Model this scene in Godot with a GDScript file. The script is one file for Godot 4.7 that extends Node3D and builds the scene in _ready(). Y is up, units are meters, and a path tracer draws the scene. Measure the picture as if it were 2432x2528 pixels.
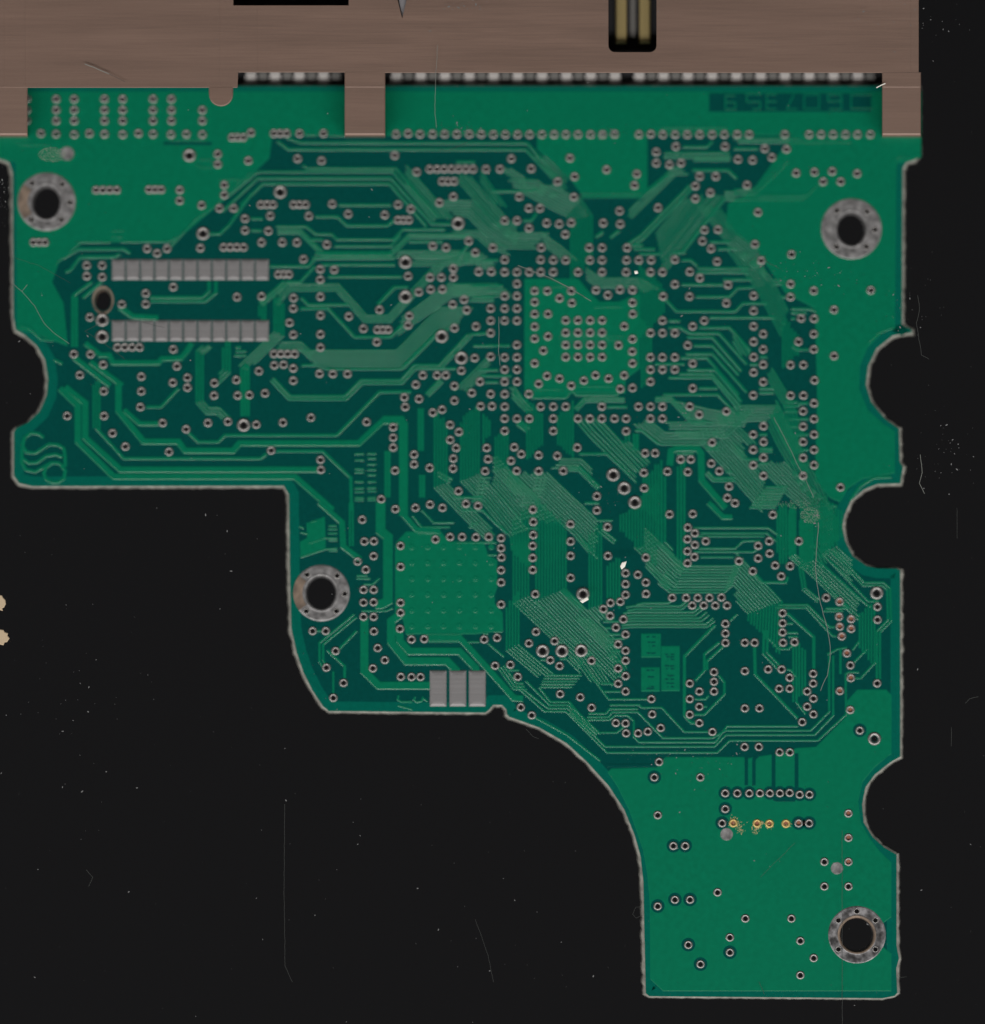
extends Node3D
# A green printed circuit board with a copper-coloured connector shield, scanned at 600 dpi: it lies tilted under a sheet of glass.
# All plan measures are in 600 dpi pixels (1 pixel = 0.0423 mm); heights above the board's face are in millimetres.

const S := 0.0254 / 600.0
const CX := 1216.0
const CY := 1264.0
const EYE := 0.6
const VIAS = [237.6,468.5,254.5,468.5,271.5,468.5,288.4,468.5,368.2,467.5,383,467.5,397.8,467.5,83.1,597.6,97,597.6,110.9,597.6,552.3,609.8,568.7,609.8,585.1,609.8,601.5,609.8,572.9,338.6,586.8,338.6,600.7,338.6,676.4,328.7,692,328.7,707.6,328.7,644.4,504.6,659.2,504.6,674,504.6,724.9,504.6,739.7,504.6,754.5,504.6,1061.1,416.8,1078.9,416.8,1096.7,416.8,1114.5,416.8,1132.3,416.8,1150.1,416.8,1167.9,416.8,1091.5,447.1,1106.3,447.1,1121.1,447.1,983,542.4,996.1,542.4,1009.2,542.4,290.1,856.7,308.2,856.7,326.2,856.7,344.3,856.7,687.2,676.5,700.3,676.5,713.4,676.5,932.1,813.3,945.2,813.3,958.3,813.3,676.5,873.1,693.4,873.1,710.4,873.1,727.3,873.1,1079.1,925.7,1100.5,925.7,138.7,243.9,183.4,243.9,258.1,243.9,303.1,243.9,378,243.9,423.4,243.9,138.7,271.2,183.4,271.2,258.1,271.2,303.1,271.2,378,271.2,423.4,271.2,499.7,271.2,138.7,297.5,183.4,297.5,258.1,297.5,303.1,297.5,378,297.5,423.4,297.5,499.7,297.5,65.7,243.9,65.7,271.2,65.7,297.5,101.3,328.7,138.7,330.4,183.4,331.4,220.9,328.7,258.1,330.4,303.1,331.4,341.9,328.7,378,330.4,422.4,331.4,460.2,330.4,499.7,331.4,537.5,379.7,537.5,405,443.8,468.5,443.8,494.8,498,506.3,541.8,513.5,576.9,513.5,553.9,456.3,553.9,480.6,604.9,539.1,604.9,568.1,494.8,611.5,363.3,613.1,412.6,613.1,387.9,624.6,619.7,327.1,739.7,328.7,798.9,328.7,613.1,396.1,734.8,391.2,794,396.1,974.8,383,1029,424.1,820.3,503,983,504.6,1014.2,515.5,762.7,532.6,859.7,527.6,950.1,529.9,667.4,531.9,662.5,569.4,646,597.6,697,597.6,733.1,597.6,807.1,603.2,1084.9,499.7,1119.4,484.9,1157.2,594.4,1173.6,623,1068.5,606.5,1101.3,610.8,1199.9,416.8,978,330.4,1007.6,328.7,1037.2,330.4,1068.5,330.4,1098,330.4,1127.6,330.4,1158.9,330.4,1188.4,330.4,1218.1,331.4,1247.7,331.4,1278.2,331.4,1307.8,331.4,1338.1,331.4,1368.3,331.4,1397.2,331.4,1426.8,331.4,1458.1,331.4,1487.6,331.4,1517.2,330.4,1577.4,331.4,1607,330.4,1636.6,331.4,1666.8,331.4,1697.1,331.4,1727.6,331.4,1758.2,331.4,1788.4,331.4,1668.5,361,1790.1,361,1620.1,374.8,1262.5,391.2,1407.1,389.6,1620.1,401.7,1653,406,1681.6,401.7,1234.5,416.8,1311.8,415.9,1497.5,418.2,1572.1,429,1418.6,435.6,1727.6,434.6,1767.1,434.6,1376.9,447.7,1566.5,456.9,1716.8,458.6,1753.9,475,1282.2,484.9,1417,485.9,1716.8,489.8,1305.9,513.5,1333.1,513.5,1624.7,512.2,1529.7,520.1,1246,544.1,1276.3,544.1,1349.6,549.7,1380.8,552.3,1410.4,549,1489.3,549.7,1531.4,552.3,1305.9,562.8,1395.6,577.9,1739.1,567.1,1772.7,566.1,1734.2,594.4,1217.1,610.8,1336.4,610.8,1454.8,610.8,1486.7,610.8,1548.5,610.8,1755.6,613.1,1820.2,331.4,1849.8,331.4,1937.6,331.4,1997.7,331.4,2027.3,331.4,2056.9,331.4,2087.5,331.4,2117.1,331.4,2149,331.4,1888.3,366.5,1941.9,367.5,1905.7,387.9,1858,394.5,1821.9,392.8,1965.8,426.7,2010.9,424.1,2054.6,422.4,2116.1,428,2032.3,447.7,2075.6,447.7,1844.2,456.3,1871.2,523.4,1863.9,602.2,1954,627.2,1879.4,642.7,214.3,654.5,252.5,654.5,214.3,680.8,252.5,683.1,428,707.8,360,723.6,360,749.9,585.2,732.4,300.8,750.8,221.9,782.7,428,861.6,182.4,873.8,223.5,873.8,254.8,899.4,436.6,903.4,197.2,925.1,349.1,929,462.9,931.6,426.7,943.8,462.9,956,529.3,944.8,583.5,937.2,256.4,965.2,349.1,965.2,346.8,1004,528.6,975.7,586.8,975.7,166,1026,257.1,1026,401.7,1043.4,513.5,1043.4,562.8,1040.1,459.6,1058.9,277.8,1068.7,309.7,1101.6,417.5,1114.8,749.6,639.1,790.7,664.4,825.2,665.4,790.7,689.7,1007.6,680.8,1119.4,662.1,1061.9,684.1,1089.8,684.1,1119.4,684.1,1181.9,670,1213.1,670,646,731.1,724.9,735.1,724.3,760.7,791.3,731.8,1033.9,720.3,1063.5,713.7,1092.4,713.7,1145.7,739,1117.8,750.8,937,764,1211.5,760.7,1152.3,764.6,791.3,777.8,861.3,780.4,1010.9,779.4,1007.6,802.4,715.1,795.9,724.3,825.5,791.3,824.5,897.5,810.7,1122,809,1175.3,804.8,1211.5,790.9,1211.5,821.2,930.4,843.5,791.3,857.3,677.3,901.1,700.3,899.4,724.3,908.6,639.4,915.2,724.3,938.9,789,921.8,821.9,922.4,858.1,922.4,1172,883,1211.5,879.7,1043.8,925.7,1139.1,914.2,1026.7,948.7,1185.2,941.5,1122,952,615.8,974.4,654.2,970.1,998.4,980,1034.6,984.2,1164.8,969.1,1211.5,971.7,1122,988.2,1000.4,1004,1068.5,1017.8,1091.5,1010.5,1186.8,1002,1214.7,1002,767.7,1030.3,905.1,1040.8,970.8,1053.9,1111.5,1048,698.6,1042.4,632.9,1047.4,1133.2,1065.4,970.8,1079.6,1111.5,1085.2,1126,1104.9,970.8,1103.9,1201.6,1104.9,669.7,1111.5,1022.4,1121.3,791.3,1134.5,1119.4,1131.2,1204.9,1132.8,1022.4,1145.3,792.3,1159.1,1060.9,1154.2,1118.7,1155.8,975.4,1160.8,1197.6,1162.4,1131.9,1211.7,941.2,1231.5,1150.6,1243,1180.2,1247.9,1061.9,1244.6,1025.7,1252.8,976.4,1256.1,1092.4,1252.8,1246,640.4,1334.8,640.4,1366,641.4,1396.6,641.4,1456.4,641.4,1486.7,641.4,1546.8,641.4,1577.4,641.4,1607.6,641.4,1666.2,640.4,1770.4,644.7,1246,671,1276.3,671,1306.8,671,1334.8,671,1366,671,1426.8,671,1486.7,671,1545.8,671,1606,671,1635.6,671,1703,670,1727.6,685.7,1276.3,699.9,1666.2,701.2,1797.6,702.2,1471.2,715.3,1530.4,714.3,1561.6,715.3,1500.8,727.5,1320,717.6,1351.2,717.6,1410.4,717.6,1381.5,735.7,1412,747.2,1637.2,731.1,1702.3,731.1,1793.4,747.6,1246,730.1,1276.3,730.1,1320,744.9,1561.6,746.6,1246,760.7,1276.3,760.7,1320,774.5,1352.9,774.5,1562.3,774.5,1396.6,790,1426.8,790,1457.1,790,1486.7,790,1246,790.9,1276.3,790.9,1635.6,790.9,1738.5,790.9,1320,805.7,1541.2,804.8,1710.2,804.8,1396.6,820.5,1426.8,820.5,1457.1,820.5,1486.7,820.5,1352.9,829.7,1606,821.2,1635.6,821.2,1666.2,821.2,1320,835.3,1561.6,836.3,1396.6,850.8,1426.8,850.8,1457.1,850.8,1486.7,850.8,1276.3,850.8,1527.1,851.8,1698,851.8,1341.4,864.9,1561,867.2,1396.6,880.7,1426.8,880.7,1457.1,880.7,1486.7,880.7,1246,881.3,1276.3,881.3,1606,881.3,1635.6,881.3,1666.2,881.3,1320,896.1,1561.6,896.1,1710.2,896.8,1246,911.6,1276.3,911.6,1606,911.6,1635.6,911.6,1666.2,911.6,1350.6,927.4,1470.2,925.7,1541.2,925.7,1381.5,933.9,1502.4,933.9,1441.6,938.9,1246,941.5,1276.3,941.5,1606,941.5,1329.9,947.1,1410.4,951.4,1531.4,959.3,1561.6,957,1710.2,957.6,1246,972.4,1305.9,971.7,1246,1003,1334.8,1003,1366,1003,1396.6,1003,1486,1003,1576.4,1003,1606,1003,1635.6,1003,1703,1003,1793.4,1015.1,1726.6,1022.7,1246,1032.6,1276.3,1032.6,1306.8,1032.6,1366,1032.6,1426.8,1032.6,1456.4,1032.6,1486,1032.6,1517.2,1032.6,1545.8,1032.6,1606,1032.6,1635.6,1032.6,1246,1063.1,1366,1063.1,1545.8,1063.8,1758.2,1091.7,1269.7,1103.2,1425.2,1103.9,1287.1,1120.3,1329.9,1123,1375.9,1124.6,1592.8,1118,1617.5,1118,1261.8,1136.8,1680.6,1133.5,1705.6,1133.5,1756.2,1143.4,1275.6,1161.8,1329.9,1162.4,1390.7,1161.8,1647.7,1163.1,1698,1164.1,1775.9,1162.4,1589.6,1166.4,1590.5,1204.5,1799.9,1200.2,1473.5,1224.2,1795.7,1228.2,1814.7,1241.3,1951.7,700.5,2009.2,717,2149.9,716,1860.7,729.1,1951.7,732.4,2059.2,764,1860.7,766.9,1978,785,2009.9,786,1860.7,804.8,1884.3,823.8,2009.2,823.8,1971.4,842.9,1860.7,842.9,1884.3,861.6,2009.2,861.6,2059.2,878.1,1860.7,880.7,1884.3,899.4,1951.7,900.1,1983.6,900.1,1860.7,918.5,2010.9,937.9,1884.3,942.2,1951.7,975.7,1983.6,975.7,1859.7,975,2009.9,994.8,1982.9,1014.5,2009.9,1033.6,1885,1051.3,1982.9,1052.3,1859.7,1072,2009.9,1072,1885,1090.1,1982.9,1090.1,1859.7,1109.8,2009.9,1109.8,1885,1128.9,1982.9,1129.5,1859.7,1147.6,2009.9,1147.6,1885,1173.9,1982.9,1173.9,2075,1202.5,894.3,1282.1,899.6,1336,923.3,1335.3,989,1346.8,1075.1,1331.1,1111.3,1324.8,1140.9,1324.8,1174.8,1325.5,1206.6,1324.8,1237.2,1327.8,922.6,1372.2,1237.2,1352.4,1238.2,1375.4,883.2,1385.6,902.9,1405.4,989,1398.5,1237.2,1406.7,1237.2,1437.2,897.6,1455.3,922.6,1455.3,897.6,1486.6,922.6,1485.9,989,1487.2,1237.2,1491.5,989,1511.9,897.6,1522.1,922.6,1522.1,987.4,1551.6,772,1557.2,804.3,1557.2,923.3,1557.9,1016,1577.9,1047.5,1577,1195.5,1577.9,1227.3,1573.7,932.5,1599,828.6,1606.5,950.2,1628.9,920.6,1649.3,805.9,1647.6,1222.4,1642.7,1260.2,1640.4,989.7,1670,1016,1670.6,1038.3,1670.6,848.3,1685.4,1278.3,1670,823,1722.3,1285.9,1745.3,1315.7,1257.1,1473.5,1259.1,1653,1268.9,1710.2,1267.9,1316.7,1287.7,1408.7,1293.3,1499.8,1300.2,1698,1301.5,1715.5,1315.6,1316.7,1319.9,1697.1,1330.4,1742.4,1335.3,1408.7,1336,1315.1,1346.8,1715.5,1344.5,1697.1,1360,1315.1,1376.4,1408.7,1371.5,1500.8,1371.5,1594.5,1375.4,1714.5,1374.1,1697.1,1389.6,1315.1,1406,1408.7,1425.7,1544.5,1414.2,1574.8,1418.2,1594.5,1437.2,1544.5,1441.2,1321.6,1466.2,1544.5,1467.5,1595.1,1465.2,1659.6,1475,1693.8,1475,1722.7,1475,1751.6,1475,1781.2,1474.1,1507.4,1487.5,1531.4,1484.9,1708.9,1494.1,1737.5,1494.1,1766.1,1494.1,1795,1494.1,1489.9,1503,1506.4,1519.4,1539.3,1528.3,1791.1,1539.2,1520.5,1548.4,1791.1,1562.8,1323.3,1558.9,1544.5,1565.5,1305.9,1587.5,1369.3,1581.9,1526.1,1590.1,1791.1,1586.2,1544.5,1605.6,1358.5,1628.9,1460.4,1630.5,1544.5,1630.2,1381.5,1643.4,1526.1,1649.3,1762.8,1658.2,1544.5,1668.3,1762.8,1682.2,1703,1686.4,1526.1,1687.1,1726.6,1706.2,1762.8,1706.2,1544.5,1706.2,1383.1,1712.7,1432.7,1720.6,1608.3,1724.9,1703,1724.9,1460.7,1746.3,1726.6,1744,1610.3,1762.7,1703,1763.4,1520.5,1784.1,1544.5,1785,1726.6,1784.1,1631.3,1796.2,1599.4,1805.4,1575.4,1809.4,1545.8,1809.4,1758.9,1806.1,1312.8,1765.3,1908,1270.2,1899.1,1335.3,1972.4,1335.3,1871.8,1346.8,1900.1,1365.6,1871.8,1377.4,1824.5,1384.6,1913.9,1395.2,1950.7,1397.1,1858.7,1409.3,1928.7,1421.8,2039.5,1475,2166.4,1497.4,1932,1512.9,1932,1537.5,2166.4,1529.3,1932,1560.5,1839,1585.8,1863,1585.8,1933,1585.8,1961.6,1584.5,1839,1655.9,1896.5,1651.6,1929.7,1651.6,2099.6,1641.7,1949.4,1672.3,2007.6,1662.4,2007.6,1686.4,2165.4,1686.4,1923.8,1699.2,1949.4,1699.2,1992.8,1706.2,2008.3,1723.9,1839,1747.9,1875.1,1747.9,1992.8,1743.6,2008.3,1762.7,1980.6,1781.8,2122.7,1802.8,1838.3,1843.2,1873.5,1843.2,1924.8,1856.4,1950.1,1856.4,1627.3,1880.4,1615.4,1918.5,1729.1,1918.5,1790.6,1957.6,1820.3,1957.6,1849.9,1957.6,1876.2,1957.6,1900.8,1957.6,1925.5,1957.6,1949.6,1956.7,1974.2,1961,1998.4,1961,1623.9,2011.9,1790.6,1996.6,1782.9,2031.8,1997.6,2031.8,1662.5,2087.8,1691.7,2087.8,2035.3,2127.2,2035.3,2187.9,2094.7,2187.9,1771.5,2202.7,1666.3,2220.6,1703.6,2220.6,1623.9,2236.7,1840.2,2267.2,1953.9,2267.2,1802,2313.9,1975.9,2322.4,1699.4,2332.1,1802,2350.8,2009,2364.8,1729.5,2380,1975.9,2407.2]
const RED_VIAS = [2072.7,1484.9,2071.7,1521.7,2101.3,1527.6,2073.3,1546.4,2101.3,1551.6,2078.3,1570.4,2090.8,1612.1,2100.6,1673.3,2073.3,1705.2,2099,1752.2,2094.7,2007.6,2094.7,2067.8,2094.7,2127.2,1971.7,2031.8]
const GOLD_VIAS = [1810.5,2031.8,1869,2032.6,1899.6,2033.1,1940.3,2033.1]
const BIG_PADS = [467.5,383,501.3,575.9,692,473.4,1130.9,550.6,252.5,789.3,252.5,830.4,601.6,1049,1001.1,646.3,1001.1,731.8,1090.5,829.7,1139.1,883,1513.9,1171.6,1541.2,1204.5,1567.5,1239.7,1439.3,1466.2,1339.7,1606.5,1387.4,1606.5,1435,1605.6,2164.4,1463.5,2158.8,1823.5]
const MOATS = [1615.4,1918.5,1790.6,1957.6,1820.3,1957.6,1849.9,1957.6,1900.8,1957.6,1974.2,1961,1998.4,1961,1790.6,1996.6,1782.9,2031.8,1971.7,2031.8,1997.6,2031.8,1662.5,2087.8,1691.7,2087.8,1666.3,2220.6,1703.6,2220.6,1623.9,2236.7,1699.4,2332.1,1802,2350.8,1729.5,2380,1925.5,1957.6,1949.6,1956.7,2158.8,1823.5,2122.7,1802.8]
# width, count, pitch, points of each run of traces, in 600 dpi pixels
const TRACES = [
[6.4,1,7.3,[410.9,338.6,419.1,345.2,512.8,345.2]],
[6.4,1,7.3,[486.5,392.8,526,392.8]],
[6.4,1,7.3,[480,397.8,493.1,411.6,526,412.6]],
[6.4,1,7.3,[187.4,596.7,272.9,596.7]],
[6.4,1,7.3,[299.2,595.7,417.5,595.7,437.2,581.9]],
[6.4,1,7.3,[276.1,568.1,305.7,568.1]],
[6.4,1,7.3,[276.1,584.5,304.1,584.5]],
[6.4,1,7.3,[203.8,632.8,282.7,632.8]],
[6.4,1,7.3,[539.1,441.2,618,441.2]],
[7,1,7.3,[42.7,348.5,52.6,356.7,124.9,356.7]],
[7,1,7.3,[420.8,608.2,476.7,545.7,526,509.5,621.3,422.4]],
[7,1,7.3,[516.1,576.9,542.4,576.9,565.4,555.6,621.3,476.7]],
[7.4,1,7.3,[154.5,637.8,194,614.1,305.7,614.1,322.2,624.6]],
[6.4,1,7.3,[708.5,338.6,741.4,351.7,1301.9,353.1,1375.8,437.2]],
[6.4,1,7.3,[685.5,348.5,711.8,368.2,1298.6,368.8,1366,440.5]],
[5.6,1,7.3,[747.9,407.6,759.4,415.5,978,415.5,1080,539.1]],
[5.6,1,7.3,[560.6,486.5,636.2,423.4,969.8,423.4,1073.4,545.7]],
[6.4,1,7.3,[547.4,522.7,636.2,439.2,964.9,439.2,1066.8,552.3,1112.8,552.3]],
[6.4,1,7.3,[593.4,506.3,649.3,453,961.6,453,1053.7,558.9]],
[4,6,7.3,[1004.3,437.2,1093.1,539.1]],
[6.4,1,7.3,[836.7,505.6,964.9,505.6]],
[6.4,1,7.3,[779.2,534.2,833.4,534.2,856.4,556.2,956.7,556.2,974.8,542.4]],
[6.4,1,7.3,[619.7,539.1,649.3,539.1]],
[6.4,1,7.3,[619.7,568.7,646,568.7]],
[5.6,1,7.3,[682.2,558.9,757.8,558.9,779.2,577.6,820.3,577.6,831.8,590.7,971.5,590.7,994.5,566.1,1099.7,566.1]],
[5.6,2,7.3,[685.5,571.3,741.4,571.3,797.2,626.2,964.9,626.2,1010.9,581.9,1165.4,581.9]],
[5.6,1,7.3,[761.1,590.7,797.2,590.7]],
[5.6,1,7.3,[826.8,607.5,964.9,607.5,987.9,580.2]],
[5.6,1,7.3,[1010.9,596.7,1093.1,596.7]],
[6.4,1,7.3,[1106.3,627.2,1139.1,624.6,1155.6,604.9]],
[6.4,1,7.3,[1126,399.4,1173.6,399.4]],
[5.6,1,7.3,[770.9,636.1,964.9,636.1]],
[6.4,1,7.3,[754.5,332.7,780.8,332.7]],
[6.4,1,7.3,[813.7,333.7,853.1,333.7]],
[5.6,1,7.3,[1288.8,443.8,1318.3,443.8]],
[5.6,1,7.3,[1272.3,460.2,1321.6,460.2]],
[6.4,1,7.3,[1213.1,471.7,1321.6,471.7]],
[6.4,1,7.3,[1435,477.3,1587.9,477.3,1650.4,427.4]],
[6.4,1,7.3,[1435,486.5,1583,486.5,1660.2,427.4]],
[6.4,1,7.3,[1627.4,313.9,1795,313.9]],
[6.4,1,7.3,[1686.5,362.3,1745.7,362.3,1758.9,348.5]],
[6.4,1,7.3,[1640.5,377.4,1801.6,377.4]],
[6.4,1,7.3,[1638.9,387.3,1804.9,387.3]],
[6.4,1,7.3,[1712.8,394.5,1801.6,394.5]],
[7.4,1,7.3,[1709.5,419.1,1798.3,419.1,1820,440.5]],
[4.5,3,8,[1686.5,421.4,1663.5,422.4,1555,529.3]],
[6.4,2,10,[1706.3,460.2,1584.6,585.2,1548.5,608.2]],
[4,11,7.5,[1739.1,486.5,1630.6,624.6]],
[5.6,1,7.3,[1820,473.4,1788.4,473.4]],
[5.6,1,7.3,[1820,482.3,1788.4,482.3]],
[6.4,1,7.3,[1989,491.5,1788.4,491.5,1686.5,621.3]],
[6.4,1,7.3,[1563.3,604.9,1587.9,604.9]],
[6.4,1,7.3,[1564.9,614.1,1617.5,614.1]],
[6.4,1,7.3,[1578,626.2,1630.6,626.2]],
[6.4,1,7.3,[1660.2,623,1693.1,623]],
[6.4,1,7.3,[1752.3,596.7,1804.9,596.7]],
[6.4,1,7.3,[1772,614.1,1821.3,614.1]],
[6.4,1,7.3,[1292,544.1,1311.8,544.1,1324.9,526]],
[7.4,1,7.3,[1489.3,572,1469.6,585.2]],
[7.4,1,7.3,[1528.7,568.7,1505.7,586.8]],
[6.4,1,7.3,[1812,341.2,1976.4,341.2]],
[6.4,1,7.3,[1821.9,350.1,2101.3,350.1]],
[6.4,1,7.3,[1812,366.5,1871.2,366.5]],
[6.4,2,9,[1812,473.4,1861.3,473.4,1943.5,394.5]],
[6.4,1,7.3,[1877.7,482.6,1991.2,482.6,2015.8,458.6]],
[8,1,7.3,[2206.5,394.5,2219.6,386.3,2239.4,385.3]],
[4,6,7.3,[1752.8,512.8,1812,591.7,1887.6,657.5]],
[7,1,7.3,[161.1,671,174.2,666,197.2,634.8,282.7,633.8,295.9,626.6]],
[7,1,7.3,[131.5,656.2,170.9,620,203.8,593.7]],
[7.4,2,9,[184.1,731.8,184.1,856.7]],
[7.4,1,7.3,[177.5,731.8,226.8,695.6]],
[8,1,7.3,[203.8,735.1,249.8,695.6]],
[7.4,1,7.3,[371.5,733.4,499.7,733.4,516.1,718.6,516.1,694]],
[7.4,1,7.3,[371.5,742.9,506.3,742.9,533.2,721.9,533.2,694]],
[13,1,7.3,[295.9,758.1,328.7,781.1,391.2,784.4]],
[12,1,7.3,[243.3,876.4,269.6,876.4,279.4,895.5,391.2,895.5,399.4,885.6,447.1,884,460.2,868.2,473.4,846.8]],
[12,1,7.3,[210.4,846.8,243.3,873.1]],
[13,1,7.3,[184.1,883,272.9,952]],
[12,1,7.3,[223.5,892.9,302.4,952]],
[14,1,7.3,[292.6,948.7,292.6,1014.5,355,1090.1,440.5,1090.1,456.9,1112.4,575.3,1112.4,591.7,1094,885.9,1094,946.8,1037.5,982.9,1036.2]],
[11,1,7.3,[305.7,1011.2,345.2,1045.7,391.2,1045.7]],
[4.2,3,7.3,[238.3,942.2,238.3,1057.2]],
[7.4,1,7.3,[238.3,1057.2,305.7,1131.2,644.3,1131.2,657.5,1119.7]],
[7.4,1,7.3,[466.8,1068.7,489.8,1090.1,539.1,1090.1,555.6,1073.7,831.7,1073.7,936.9,966.8,1015.8,966.2]],
[14,1,7.3,[161.1,955.3,210.4,994.8,210.4,1080.2,297.5,1159.1,789,1159.1]],
[14,1,7.3,[147.9,958.6,192.3,1001.3,192.3,1090.1,281.1,1176.6,728.2,1176.6,821.8,1259.4]],
[7,1,7.3,[361.6,1004,397.8,1004,440.5,958.6]],
[4.4,3,7.5,[509.5,856.7,493.1,869.8,493.1,991.5,512.8,1013.8,539.1,1013.8,555.6,1029.3]],
[5,3,8,[558.9,846.8,558.9,915.9,539.1,935.6]],
[6.4,2,8,[611.5,899.4,599.9,912.6,601.6,1027.6]],
[5.4,1,7.3,[581.9,856.7,595,856.7]],
[5.4,1,7.3,[581.9,866.6,608.2,866.6]],
[5.4,1,7.3,[578.6,877.4,608.2,877.4]],
[7,1,7.3,[52.6,804.1,75.6,810.7,101.9,837,131.5,839.6]],
[7,1,7.3,[134.8,887.9,154.5,897.8]],
[7.8,1,7.3,[108.5,1080.2,95.3,1070.4,77.3,1068.1,60.8,1080.2,55.2,1100,65.7,1115.7,87.1,1118,105.2,1106.5,121.6,1096,147.9,1098.3]],
[7.8,1,7.3,[55.9,1131.2,70.7,1142.7,92,1141,115.1,1124.6,138.1,1121.3,154.5,1127.9]],
[7.8,1,7.3,[55.2,1142.7,64.1,1159.1,87.1,1164.1,108.5,1152.6,126.6,1142,144.6,1142.7,156.2,1150.9]],
[7.8,1,7.3,[149.6,1146,161.1,1162.4,157.8,1180.5,144.6,1190.4,128.2,1190.4,113.4,1182.1,108.5,1167.3,113.4,1154.2,128.2,1142.7]],
[7.8,1,7.3,[144.6,1098.3,157.8,1106.5,161.1,1126.3,161.1,1152.6]],
[7.8,1,7.3,[58.5,1086.8,54.2,1113.1,54.2,1146]],
[6.4,1,7.3,[777.5,626.6,964.9,626.6]],
[6.4,1,7.3,[777.5,637.4,974.8,637.4]],
[6.4,1,7.3,[794,652.9,974.8,652.9]],
[6.4,1,7.3,[810.4,682.5,991.2,682.5]],
[6.4,1,7.3,[744.6,735.1,761.1,751.5,859.7,751.5]],
[6.4,1,7.3,[971.5,708.1,1007.6,708.1]],
[6.4,1,7.3,[665.7,656.8,761.1,656.8,777.5,639.7]],
[4,3,7.3,[978,626.6,1139.1,626.6,1220,662.7]],
[4,4,7.3,[1024.1,643,1132.6,643,1178.6,626.6]],
[6.4,1,7.3,[706.8,695.6,741.4,695.6,777.5,656.2]],
[6.4,2,8,[642.7,751.5,705.2,696.3]],
[4.2,3,7.3,[647.7,751.5,647.7,790.9]],
[4.2,3,7.3,[685.5,741.6,713.4,708.8,833.4,708.8,902.4,786,961.6,786,1060.2,679.2,1086.5,656.2]],
[4.2,4,7.3,[688.8,738.3,688.8,823.8,609.9,899.4]],
[5.6,2,7.3,[609.9,899.4,609.9,1027.6]],
[6.9,1,7.3,[741.4,760.7,810.4,760.7,876.1,831,964.9,831,994.5,800.8]],
[4,7,7.3,[764.4,886.9,987.9,886.9,1093.1,781.1,1142.4,781.1]],
[4,3,7.3,[692,851.8,741.4,851.8,770.9,879.7]],
[4,5,7.3,[987.9,804.1,1112.8,715.3,1244.3,715.3]],
[8,1,7.3,[974.8,707.1,932,751.5]],
[6.4,1,7.3,[744.6,901.1,784.1,901.1]],
[6.4,1,7.3,[803.8,909.9,991.2,909.9,1070.1,830.4,1109.5,809]],
[6,2,8.2,[672.3,935.6,715.1,981,853.1,981,892.6,941.5,991.2,941.5,1024.1,904.7,1086.5,904.7,1158.9,827.1]],
[6.4,1,7.3,[1158.9,825.5,1201.6,822.2]],
[6.4,1,7.3,[1030.6,909.3,1126,909.3]],
[4,4,7.3,[1139.1,961.9,1204.9,896.1]],
[20,1,7.3,[945.2,1036.8,989.6,1036.8,996.1,1047.4,996.1,1274.2]],
[6.4,2,8,[1038.9,1007.9,1038.9,1113.1]],
[6.4,2,8,[1042.2,1172.3,1042.2,1228.2]],
[6.4,2,8,[956.7,1113.1,956.7,1228.2]],
[6.4,2,8,[1053.7,975,1089.8,938.9]],
[7.4,1,7.3,[682.2,1113.1,797.2,1113.1,866.3,1178.9,867.9,1259.4]],
[6,1,7.3,[1168.7,853.4,1220,853.4]],
[6,1,7.3,[1178.6,912.6,1220,912.6]],
[6,1,7.3,[1185.2,927.4,1220,927.4]],
[6,1,7.3,[1198.3,942.8,1220,942.8]],
[6,1,7.3,[1158.9,741.6,1220,741.6]],
[6,1,7.3,[1165.4,733.4,1220,733.4]],
[6,1,7.3,[1165.4,704.8,1241,704.8]],
[6,1,7.3,[1122.7,1227.5,1191.7,1227.5]],
[4.8,1,7.3,[876.1,1120.3,898.5,1120.3]],
[4.8,1,7.3,[876.1,1135.5,898.5,1135.5]],
[4.8,1,7.3,[876.1,1157.5,898.5,1157.5]],
[4.8,1,7.3,[876.1,1165.7,898.5,1165.7]],
[4.8,1,7.3,[876.1,1188.7,898.5,1188.7]],
[4.8,1,7.3,[876.1,1204.5,898.5,1204.5]],
[4.8,1,7.3,[876.1,1213.4,898.5,1213.4]],
[4.8,1,7.3,[876.1,1228.2,898.5,1228.2]],
[4.8,1,7.3,[876.1,1234.1,898.5,1234.1]],
[4.8,1,7.3,[907.4,1119.7,928.7,1119.7]],
[4.8,1,7.3,[907.4,1131.2,928.7,1131.2]],
[4.8,1,7.3,[907.4,1146,928.7,1146]],
[4.8,1,7.3,[907.4,1159.1,928.7,1159.1]],
[4.8,1,7.3,[907.4,1172.3,928.7,1172.3]],
[4.8,1,7.3,[907.4,1188.7,928.7,1188.7]],
[4.8,1,7.3,[907.4,1203.5,928.7,1203.5]],
[4.8,1,7.3,[907.4,1211.7,928.7,1211.7]],
[4.8,1,7.3,[907.4,1228.2,928.7,1228.2]],
[4.8,1,7.3,[907.4,1234.1,928.7,1234.1]],
[6.2,1,7.3,[1200,641.4,1229.6,641.4]],
[6.2,1,7.3,[1200,706.1,1242.7,706.1]],
[6.2,1,7.3,[1200,717,1229.6,717]],
[6.2,1,7.3,[1308.5,707.1,1410.4,707.1]],
[6.2,1,7.3,[1466.3,756.4,1535.3,756.4]],
[6.2,1,7.3,[1377.5,828.7,1541.9,828.7]],
[6.2,1,7.3,[1379.2,837.6,1540.2,837.6]],
[6.2,1,7.3,[1318.3,960.2,1390.7,960.2]],
[6.2,1,7.3,[1426.8,952.7,1515.6,952.7]],
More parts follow.
